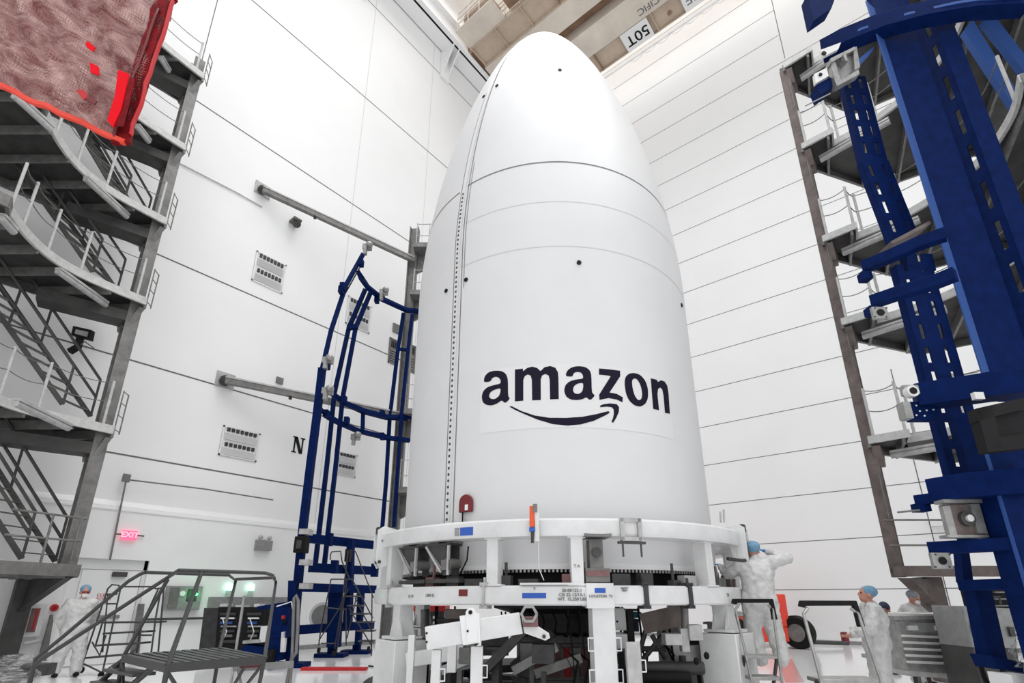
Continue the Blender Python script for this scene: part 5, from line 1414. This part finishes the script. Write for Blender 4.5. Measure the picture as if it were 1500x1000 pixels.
# ================================================================== PEOPLE
def remesh(o, vox, sm=4, k=.6):
    r = o.modifiers.new('remesh', 'REMESH'); r.mode = 'VOXEL'; r.voxel_size = vox; r.use_smooth_shade = True
    s_ = o.modifiers.new('smooth', 'SMOOTH'); s_.iterations = sm; s_.factor = k
tex = bpy.data.textures.new('wrinkle', 'CLOUDS'); tex.noise_scale = .09; tex.noise_depth = 3
def person(name, label, pos, head, J, cap='cap_blue', glove=('skin', 'skin'), mask=False, sc=1.0, look=(0, 0), vox=.013, goggles=False, cap_size=1.0):
    ch, sh_ = math.cos(head), math.sin(head)
    fwd = V((ch, sh_, 0)); rgt = V((sh_, -ch, 0))
    def L(p): return V(pos) + (rgt*p[0] + fwd*p[1] + UP*p[2])*sc
    D = dict(pel=(0, 0, .93), chest=(0, .0, 1.24), neck=(0, 0, 1.44), head=(0, .03, 1.60), shL=(-.18, 0, 1.39), elL=(-.25, -.02, 1.11), wrL=(-.24, .08, .88), shR=(.18, 0, 1.39), elR=(.25, -.02, 1.11), wrR=(.24, .08, .88),
             hipL=(-.095, 0, .9), knL=(-.11, .03, .5), anL=(-.12, 0, .09), hipR=(.095, 0, .9), knR=(.11, .03, .5), anR=(.12, 0, .09), fiL=None, fiR=None)
    D.update(J)
    P = {k: (L(v) if v is not None else None) for k, v in D.items()}
    yw, pt_ = look
    hf = (fwd*math.cos(yw)+rgt*math.sin(yw)); hr = (rgt*math.cos(yw)-fwd*math.sin(yw)); hf2 = hf*math.cos(pt_)+UP*math.sin(pt_); hu = UP*math.cos(pt_)-hf*math.sin(pt_)
    hc = P['head']
    def H(x, y, z): return hc + (hr*x+hf2*y+hu*z)*sc
    s = sc
    m = M()
    m.ell(H(0, 0, .02), (.076*s, .096*s, .105*s), 16, 12, hr, hf2, hu); m.ell(H(0, .03, -.05), (.056*s, .06*s, .068*s), 14, 10, hr, hf2, hu)
    m.ell(H(0, .045, -.095), (.03*s, .032*s, .025*s), 10, 8, hr, hf2, hu)
    m.ell(H(0, .1, -.018), (.013*s, .022*s, .028*s), 8, 6, hr, hf2, hu)     # nose
    m.ell(H(0, .083, -.062), (.026*s, .014*s, .012*s), 8, 6, hr, hf2, hu)   # lips
    m.ell(H(0, .082, .022), (.05*s, .012*s, .011*s), 8, 6, hr, hf2, hu)     # brow
    for q in (-1, 1): m.ell(H(q*.08, -.005, -.01), (.012*s, .024*s, .034*s), 8, 8, hr, hf2, hu)
    m.cap(P['neck'], H(0, -.015, -.06), .055*s, .05*s)
    m.cap(P['pel'], P['chest'], .13*s, .13*s); m.cap(P['chest'], P['neck'], .12*s, .07*s); m.cap(P['shL'], P['shR'], .06*s, .06*s)
    for a in 'LR':
        m.cap(P['sh'+a], P['el'+a], .048*s, .04*s); m.cap(P['el'+a], P['wr'+a], .04*s, .028*s)
        m.cap(P['hip'+a], P['kn'+a], .085*s, .058*s); m.cap(P['kn'+a], P['an'+a], .055*s, .038*s)
    # hands: palm, four unequal bent fingers, thumb from the side of the palm
    hands = {}
    for a in 'LR':
        wv = (P['wr'+a]-P['el'+a]).normalized()
        if P['fi'+a] is not None: wv = (P['fi'+a]-P['wr'+a]).normalized()
        side = wv.cross(UP); side = side.normalized() if side.length > .1 else rgt
        if a == 'L': side = -side
        nn_ = wv.cross(side).normalized()
        hm = m if glove[0 if a == 'L' else 1] == 'skin' else M()
        pc0 = P['wr'+a]+wv*.05*s
        hm.ell(pc0, (.048*s, .042*s, .018*s), 12, 8, wv, side, nn_); hm.cap(P['wr'+a]-wv*.02*s, pc0, .027*s, .025*s)
        for i, ln in enumerate((.062, .072, .067, .052)):
            b = pc0+wv*.04*s+side*((i-1.5)*.021*s); k1 = b+wv*ln*.5*s-nn_*.008*s; k2 = k1+(wv*.8-nn_*.6).normalized()*ln*.5*s
            hm.cap(b, k1, .0095*s, .009*s, 8); hm.cap(k1, k2, .009*s, .0075*s, 8)
        b = P['wr'+a]+wv*.035*s+side*(-.035*s); k1 = b+(wv*.6-side*.8).normalized()*.035*s; k2 = k1+(wv*.9-side*.3-nn_*.2).normalized()*.03*s
        hm.cap(b, k1, .012*s, .0105*s, 8); hm.cap(k1, k2, .0105*s, .009*s, 8)
        if hm is not m: hands[a] = (hm, glove[0 if a == 'L' else 1])
    body = m.obj('person', 'skin'); remesh(body, min(vox*.7, .010)*1.0, 3)
    tag(body, label, 'person')
    ORG[body.name] = V((0, 0, 0))
    for a, (hm, g) in hands.items(): o = hm.obj('glove', g, body); remesh(o, .007, 2)
    # coverall
    m = M()
    def el(a, r): m.ell(a, (r[0]*s, r[1]*s, r[2]*s), 16, 12, rgt, fwd, UP)
    ctr = P['pel'].lerp(P['chest'], .5); upb = (P['neck']-P['pel']).normalized()
    def elb(a, r): m.ell(a, (r[0]*s, r[1]*s, r[2]*s), 16, 12, rgt, upb.cross(rgt).normalized()*-1, upb)
    elb(P['chest'], (.235, .17, .25)); elb(P['pel'], (.225, .18, .22)); elb(ctr, (.22, .165, .2)); elb(P['chest'].lerp(P['neck'], .45), (.18, .115, .13))
    m.cap(P['neck']-upb*.05*s, P['neck']+upb*.02*s, .085*s, .07*s)
    m.cap(P['shL'], P['chest'].lerp(P['neck'], .6), .085*s, .1*s); m.cap(P['shR'], P['chest'].lerp(P['neck'], .6), .085*s, .1*s)
    for a in 'LR':
        m.cap(P['sh'+a], P['el'+a], .098*s, .082*s); m.cap(P['el'+a], P['wr'+a]-(P['wr'+a]-P['el'+a]).normalized()*.01, .082*s, .05*s)
        m.cap(P['hip'+a], P['kn'+a], .14*s, .115*s); m.cap(P['kn'+a], P['an'+a], .115*s, .10*s)
        m.cap(P['an'+a], P['an'+a]+fwd*.05*s+UP*.0, .085*s, .07*s)
    cv = m.obj('coverall', 'coverall', body); remesh(cv, vox*1.25, 5)
    dm = cv.modifiers.new('folds', 'DISPLACE'); dm.texture = tex; dm.strength = .05*s; dm.mid_level = .5; dm.texture_coords = 'LOCAL'
    for a in 'LR':
        m = M(); f = P['an'+a]; m.ell(f+fwd*.07*s-UP*.045*s, (.05*s, .14*s, .045*s), 14, 8, rgt, fwd, UP); m.obj('shoe', 'black' if name == 'dark' else 'rubber', body)
    # hair net
    m = M(); m.ell(H(0, -.022, .052), (.092*s*cap_size, .112*s*cap_size, .088*s*cap_size), 22, 14, hr, (hf2-hu*.3).normalized(), (hu+hf2*.3).normalized())
    cp = m.obj('hair_net', cap, body)
    dm = cp.modifiers.new('gather', 'DISPLACE'); dm.texture = tex; dm.strength = .02
    m = M()
    for q in (-1, 1): m.ell(H(q*.032, .088, .004), (.012*s, .008*s, .008*s), 8, 6, hr, hf2, hu)
    m.obj('eyes', 'black', body)
    if mask: m = M(); m.ell(H(0, .068, -.055), (.055*s, .045*s, .048*s), 14, 10, hr, hf2, hu); m.obj('face_mask', 'mask', body)
    if goggles: m = M(); m.ell(H(0, .085, .006), (.066*s, .022*s, .024*s), 14, 8, hr, hf2, hu); m.obj('safety_glasses', 'red_dark', body)
    # zip line
    m = M(); 
    return body
AH = math.atan2(FW.y, FW.x)           # heading straight away from the viewer
# 1 man at the left, facing the viewer
p = hit(93, 992, 2, 0); 
person('a', 'person in white coverall, blue hair net and dark glasses standing by the door', (p.x, p.y, 0), math.atan2(-p.y, -p.x)+.25,
  dict(elL=(-.30, -.12, 1.12), wrL=(-.20, -.16, .92), elR=(.30, -.12, 1.12), wrR=(.20, -.16, .92), hipL=(-.10, 0, .9), knL=(-.14, .04, .5), anL=(-.15, .05, .1), knR=(.13, .0, .5), anR=(.16, -.05, .1)), mask=True, goggles=True, look=(.1, -.12), vox=.018, sc=1.03)
# 2 technician with back to the viewer, on the step ladder, arm raised
d = 7.6; p = G(1126, 975, d)
person('b', 'person in white coverall seen from behind on a step ladder, one arm raised', (p.x, p.y, p.z), math.atan2(p.y, p.x)+.15,
  dict(pel=(.0, 0, .88), chest=(.02, .02, 1.18), neck=(.03, .05, 1.40), head=(.02, .09, 1.53), shL=(-.17, .02, 1.33), elL=(-.36, .14, 1.20), wrL=(-.42, .34, 1.32), shR=(.23, .03, 1.36), elR=(.45, .08, 1.42), wrR=(.24, .24, 1.53), fiR=(.12, .30, 1.57),
       hipL=(-.10, 0, .86), knL=(-.13, .03, .47), anL=(-.10, 0, .09), hipR=(.10, 0, .86), knR=(.14, .02, .47), anR=(.18, 0, .09)), cap='cap_blue', glove=('glove_blue', 'glove_blue'), sc=1.0, look=(-.1, .12), vox=.014, cap_size=1.06)
# 3 man in profile looking up, hands together
d = 7.8; p = G(1296, 1000, d)
person('c', 'person in white coverall and blue hair net in profile, looking up with hands clasped', (p.x, p.y, 0), math.atan2(p.y, p.x)+PI/2+.22,
  dict(head=(0, .0, 1.58), neck=(0, -.03, 1.43), chest=(0, -.03, 1.22), elL=(-.26, .08, 1.12), wrL=(-.10, .30, 1.03), fiL=(-.02, .40, 1.02), elR=(.26, .08, 1.10), wrR=(.10, .30, 1.01), fiR=(.02, .40, 1.0)), look=(-.15, .30), vox=.014, sc=.99)
# 4 man leaning over the bench
d = 10.3; p = G(1352, 1000, d)
person('d', 'person in white coverall and grey cap leaning over the metal case and reaching right', (p.x, p.y, 0), math.atan2(p.y, p.x)-PI/2-.5,
  dict(pel=(0, -.12, .90), chest=(0, .02, 1.2), neck=(0, .10, 1.38), head=(0, .17, 1.52), shL=(-.18, .1, 1.33), shR=(.18, .1, 1.33), elR=(.22, .28, 1.14), wrR=(.14, .48, 1.18), elL=(-.22, .26, 1.14), wrL=(-.12, .46, 1.20), hipL=(-.1, -.12, .88), hipR=(.1, -.12, .88), knL=(-.1, -.06, .47), knR=(.1, -.06, .47)), cap='cap_grey', look=(0, -.3), mask=True, vox=.018, sc=1.0)
# 5 figure mostly hidden behind man 3
d = 12.0; p = G(1306, 1000, d)
person('e', 'person with a dark navy cap bending over, mostly hidden behind the man looking up', (p.x, p.y, 0), math.atan2(p.y, p.x)-PI/2,
  dict(pel=(0, -.2, .86), chest=(0, -.02, 1.05), neck=(0, .12, 1.18), head=(0, .16, 1.30), shL=(-.18, .08, 1.14), shR=(.18, .08, 1.14), elL=(-.2, .1, .9), elR=(.2, .1, .9), wrL=(-.1, .3, .9), wrR=(.1, .3, .9), hipL=(-.1, -.2, .86), hipR=(.1, -.2, .86), knL=(-.1, -.1, .47), knR=(.1, -.1, .47)), cap='cap_navy', look=(0, -.5), vox=.02)
# scope held by the technician
m = M(); m.tube([G(1088, 821, 7.35), G(1066, 818, 7.2)], .025, 10); o = m.obj('torque_tool', 'dark'); tag(o, 'dark long-handled tool held at the ring stand by the technician', 'tool')
for k, x in enumerate((1056, 1061)):
    m = M(); m.tube([G(x, 765, 7.5), G(x-1, 746 if k else 749, 7.5)], .014, 8); o = m.obj('guide_pin', 'steel_pale'); tag(o, ['left of the two upright steel guide pins on the right lug of the ring', 'right of the two upright steel guide pins on the right lug of the ring'][k], 'pin')

# ================================================================== STEP LADDERS
def stepladder(xl, xr, ytop, xlb, xrb, ybot, d, label, steps):
    r = thing('step_ladder', G((xlb+xrb)/2, ybot, d), label, 'ladder')
    tl0, tr0 = G(xl, ytop, d), G(xr, ytop, d)
    bl0, br0 = G(xlb, ybot, d-.25), G(xrb, ybot, d-.25)
    def down(a, b): k = (0-a.z)/(b.z-a.z); return a+(b-a)*k
    bl, br = down(tl0, bl0), down(tr0, br0)
    m = M(); m.path([tl0+UP*-.02, tl0+RT*.01+UP*.02, tr0-RT*.01+UP*.02, tr0-UP*.12+(br-tr0).normalized()*.1], .07, .05, FW); m.obj('top_grip', 'rubber', r, bevel=.01)
    m = M(); m.tube([tl0+RT*.06-UP*.03, tl0+(bl-tl0)*.06, bl], .018, 8); m.obj('leg', 'alu', r)
    m = M(); m.tube([tr0-RT*.06-UP*.03, tr0+(br-tr0)*.06, br], .018, 8); m.obj('leg', 'alu', r)
    zmid = steps[0]
    for zz in steps:
        t = (tl0.z-zz)/tl0.z; a = tl0+(bl-tl0)*t; b = tr0+(br-tr0)*t
        m = M(); m.prism([a-UP*.02, b-UP*.02, b-UP*.02+FW*.26, a-UP*.02+FW*.26], UP*.04); m.obj('step', 'alu', r, bevel=.005)
    t = (tl0.z-zmid)/tl0.z; a = tl0+(bl-tl0)*t; b = tr0+(br-tr0)*t
    for q, sg in ((a, -1), (b, 1)):
        m = M(); m.beam(q+FW*.05, V((q.x, q.y, 0))+FW*.62+RT*sg*.05, .025, .05); m.obj('leg', 'rail_dark', r)
        m = M(); m.fbox(V((q.x, q.y, .02))+FW*.62+RT*sg*.05, (.05, .07, .04)); m.obj('rubber_foot', 'rubber', r)
    return r
stepladder(1075, 1131, 882, 1104, 1147, 1010, 7.25, 'black-topped aluminium step ladder under the technician with the raised arm', [.80, .56])
stepladder(1174, 1253, 886, 1206, 1295, 1010, 5.8, 'black-topped aluminium step ladder standing free in front of the man looking up', [.73, .48, .24])

# ================================================================== RED AERIAL LIFT
al = thing('aerial_lift', hit(1150, 946, 2, 0), 'orange-red wheeled lift chassis parked far back behind the technician', 'vehicle')
d = 17.8
for x0, y0, x1, y1, dd, dep, mt, nm in ((1064, 918, 1162, 940, d, 1.6, 'orange', 'chassis'), (1135, 870, 1154, 918, d, 1.0, 'orange', 'engine_cover'), (1064, 903, 1090, 914, d, 1.2, 'orange', 'engine_cover'), (1076, 895, 1092, 903, d, .8, 'alu', 'grille')):
    m = pxbox(x0, y0, x1, y1, dd, dep); m.obj(nm, mt, al, bevel=.03)
for (x, y, dd) in ((1171, 931, d-.1), (1075, 931, d+.1), (1168, 930, d+1.6)):
    c = G(x, y, dd); c.z = .48; wl = (RT*.8+FW*.6).normalized(); m = M(); m.tube([c-wl*.17, c+wl*.17], .48, 28); o = m.obj('tyre', 'rubber', al, bevel=.04)
    m = M(); m.tube([c-wl*.18, c+wl*.18], .27, 20); m.obj('rim', 'steel', o)
m = M(); m.tube([G(1180, 940, 18.2), G(1243, 942, 18.2)], .06, 8); o = m.obj('drawbar', 'dark'); tag(o, 'dark drawbar lying along the floor right of the orange lift', 'bar')
o = M().box(V(hit(1240, 946, 2, 0))+UP*.25, (.2, .2, .4), RT, FW, UP).obj('fire_hose_box', 'red_dark', None, bevel=.05); tag(o, 'small dark red box on the floor left of the man looking up', 'box')

# ================================================================== RIGHT BENCH AREA
d = 8.8
cs = thing('metal_case', hit(1370, 1000, 2, 0), 'ribbed aluminium equipment case with two latches at the lower right', 'case')
m = M(); m.prism([G(*p, d) for p in ((1314, 906), (1398, 904), (1412, 988), (1330, 982))], FW*.5); m.obj('case_body', 'alu', cs, bevel=.01)
for k in range(5):
    y = 931+k*9.5; x = 1321+k*2; m = M(); m.beam(G(x, y, d-.02), G(x+79, y+3, d-.02), .05, .035); m.obj('rib', 'alu_bright', cs, bevel=.008)
m = M(); m.prism([G(*p, d-.03) for p in ((1394, 905), (1414, 906), (1444, 1000), (1418, 1000))], FW*.5); m.obj('end_frame', 'alu', cs, bevel=.01)
m = M(); m.prism([G(*p, d-.05) for p in ((1310, 902), (1400, 900), (1402, 906), (1312, 908))], FW*.55); m.obj('lid', 'alu', cs, bevel=.006)
for x in (1338, 1378): m = pxbox(x-7, 916, x+7, 923, d-.05, .05); m.obj('latch', 'alu_bright', cs); 
m = pxbox(1333, 912, 1400, 926, d-.015, .02); m.obj('latch_recess', 'plate_grey', cs)
for k, x in enumerate((1420, 1424, 1428)):
    m = pxbox(x, 958+k*8, x+4, 964+k*8, d-.06, .04); m.obj('handle_slot', 'dark', cs)
m = M(); m.prism([G(*p, d) for p in ((1330, 982), (1412, 988), (1412, 994), (1332, 990))], FW*.5); m.obj('skirt', 'steel_pale', cs)
for x in (1340, 1360, 1408):
    p = G(x, 990, d+.3); m = M(); m.tube([p, V((p.x, p.y, .05))], .03, 8); m.obj('leg', 'steel_dark', cs); m = M(); c = V((p.x, p.y, .06)); m.tube([c-RT*.03, c+RT*.03], .06, 12); m.obj('caster', 'rubber', cs)
tbp = thing('work_bench', hit(1310, 995, 2, 0), 'dark-framed low work bench between the man looking up and the metal case', 'bench')
d = 9.3
m = pxbox(1292, 921, 1322, 927, d, .9); m.obj('bench_top', 'alu_bright', tbp, bevel=.01)
for x in (1297, 1304, 1318): m = pxbox(x, 927, x+4, 985, d+.05, .06); m.obj('leg', 'dark', tbp)
m = pxbox(1296, 962, 1328, 968, d, .6); m.obj('shelf', 'alu', tbp); m = pxbox(1303, 932, 1322, 958, d+.1, .5); m.obj('drawer_unit', 'steel_dark', tbp, bevel=.01)
# bench top items
d = 9.6
m = pxbox(1330, 897, 1412, 902, d-.2, .5); o = m.obj('table', 'alu_bright', None, bevel=.01); tag(o, 'pale table top behind the ribbed metal case', 'table'); 
m = pxbox(1334, 902, 1340, 1003, d+.1, .06); m.obj('leg', 'steel', o); m = pxbox(1400, 902, 1406, 1003, d+.1, .06); m.obj('leg', 'steel', o)
m = pxbox(1388, 891, 1405, 894, 9.7, .25); m.fbox(G(1396, 895.5, 9.8), (.16, .2, .05)); o = m.obj('laptop', 'black'); tag(o, 'black flat device lying on the pale table by the tower column', 'laptop')
m = pxbox(1393, 899, 1413, 913, 8.6, .3); o = m.obj('blue_box', 'cap_navy'); tag(o, 'dark navy box on the right end of the metal case', 'box')
gc = thing('control_cabinet', hit(1450, 1000, 2, 0), 'grey control cabinet with a top handrail behind the blue post at lower right', 'cabinet')
d = 8.0
m = M(); m.prism([G(*p, d) for p in ((1410, 887), (1486, 891), (1490, 950), (1425, 948))], FW*.6); m.obj('cabinet_body', 'plate_grey', gc, bevel=.01)
m = M(); m.prism([G(*p, d) for p in ((1425, 948), (1490, 950), (1497, 1010), (1440, 1010))], FW*.6); m.obj('lower_body', 'steel_dark', gc)
m = M(); m.tube([G(1421, 887, d-.05), G(1417, 874, d-.05), G(1464, 874, d-.05), G(1466, 885, d-.05)], .014, 8); m.obj('handrail', 'dark', gc)
for (x, y) in ((1430, 921), (1484, 924)):
    m = pxbox(x-4, y-6, x+3, y+8, d-.04, .05); m.obj('latch', 'steel_dark', gc)
m = M(); c = G(1433, 913, d-.06); m.tube([c, c+UP*.001-UP*.2+RT*.03], .014, 6); m.obj('handle', 'black', gc)
m = pxbox(1455, 862, 1500, 899, 8.8, .6); o = m.obj('dark_equipment', 'black', None, bevel=.01); tag(o, 'black equipment housing behind the grey cabinet at the right edge', 'machine')
for k in range(3): pxbox(1458, 866+k*10, 1498, 868+k*10, 8.75, .05).obj('trim_strip', 'steel', o)
# hose reel / black hoses and plastic at lower right
hr_ = thing('hose_coil', hit(1450, 1000, 2, 0), 'black coiled hose hanging at the foot of the near blue gantry', 'hose')
m = M()
for k in range(3):
    c = G(1452+k*3, 975+k*4, 6.9); pts = [c+RT*(.13*math.cos(a*PI/8)+k*.01)+UP*(.33*math.sin(a*PI/8))+FW*(.03*k) for a in range(17)]; m.tube(pts, .028, 8)
m.obj('hose', 'rubber', hr_)
pbr = thing('plastic_wrap', G(1492, 930, 6.2), 'bluish crumpled plastic wrap at the right edge of the near gantry', 'plastic')
def Pw(u_, v_): return G(1484+u_*26, 915+v_*62, 6.2), FW
sheet('film', Pw, 'clear_film', pbr, 24, .08, seed=8)
m = pxbox(1484, 988, 1510, 1010, 6.2, .3); m.obj('crate', 'vent', pbr)
m = pxbox(1484, 818, 1500, 845, 6.3, .1); o = m.obj('document_holder', 'blue_light'); tag(o, 'light blue document holder clipped to the gantry at the right edge', 'holder'); pxbox(1491, 822, 1500, 842, 6.28, .03).obj('paper', 'white_bright', o)

# ------------------------------------------------------------------ groups of repeats
for key, grp in (('wall_vent', 'vents on the left wall'), ('swing_arm', 'swing arms on the left wall'), ('slotted_prop', 'props under the ring stand'), ('floor_cable', 'cables on the floor by the stand'),
                 ('beacon', 'beacons above the black racks'), ('equipment_rack', 'black racks at the left'), ('step_ladder', 'step ladders'), ('rolling_stair', 'rolling stairs'), ('work_tower', 'steel work towers'),
                 ('blue_gantry', 'blue gantries'), ('guide_pin', 'guide pins on the right lug'), ('rubber_bumper', 'rubber bumpers'), ('leaning_board', 'boards against the left wall'), ('conduit', 'conduits on the left wall'),
                 ('wall_plate', 'plates on the left wall'), ('junction_box', 'junction boxes behind the left stand leg'), ('person', 'people in white coveralls'), ('wall_pipe', 'pipes on the left wall')):
    for o in list(COL.objects):
        if o.parent is None and o.name.split('.')[0] == key and o.get('label'): o['group'] = grp
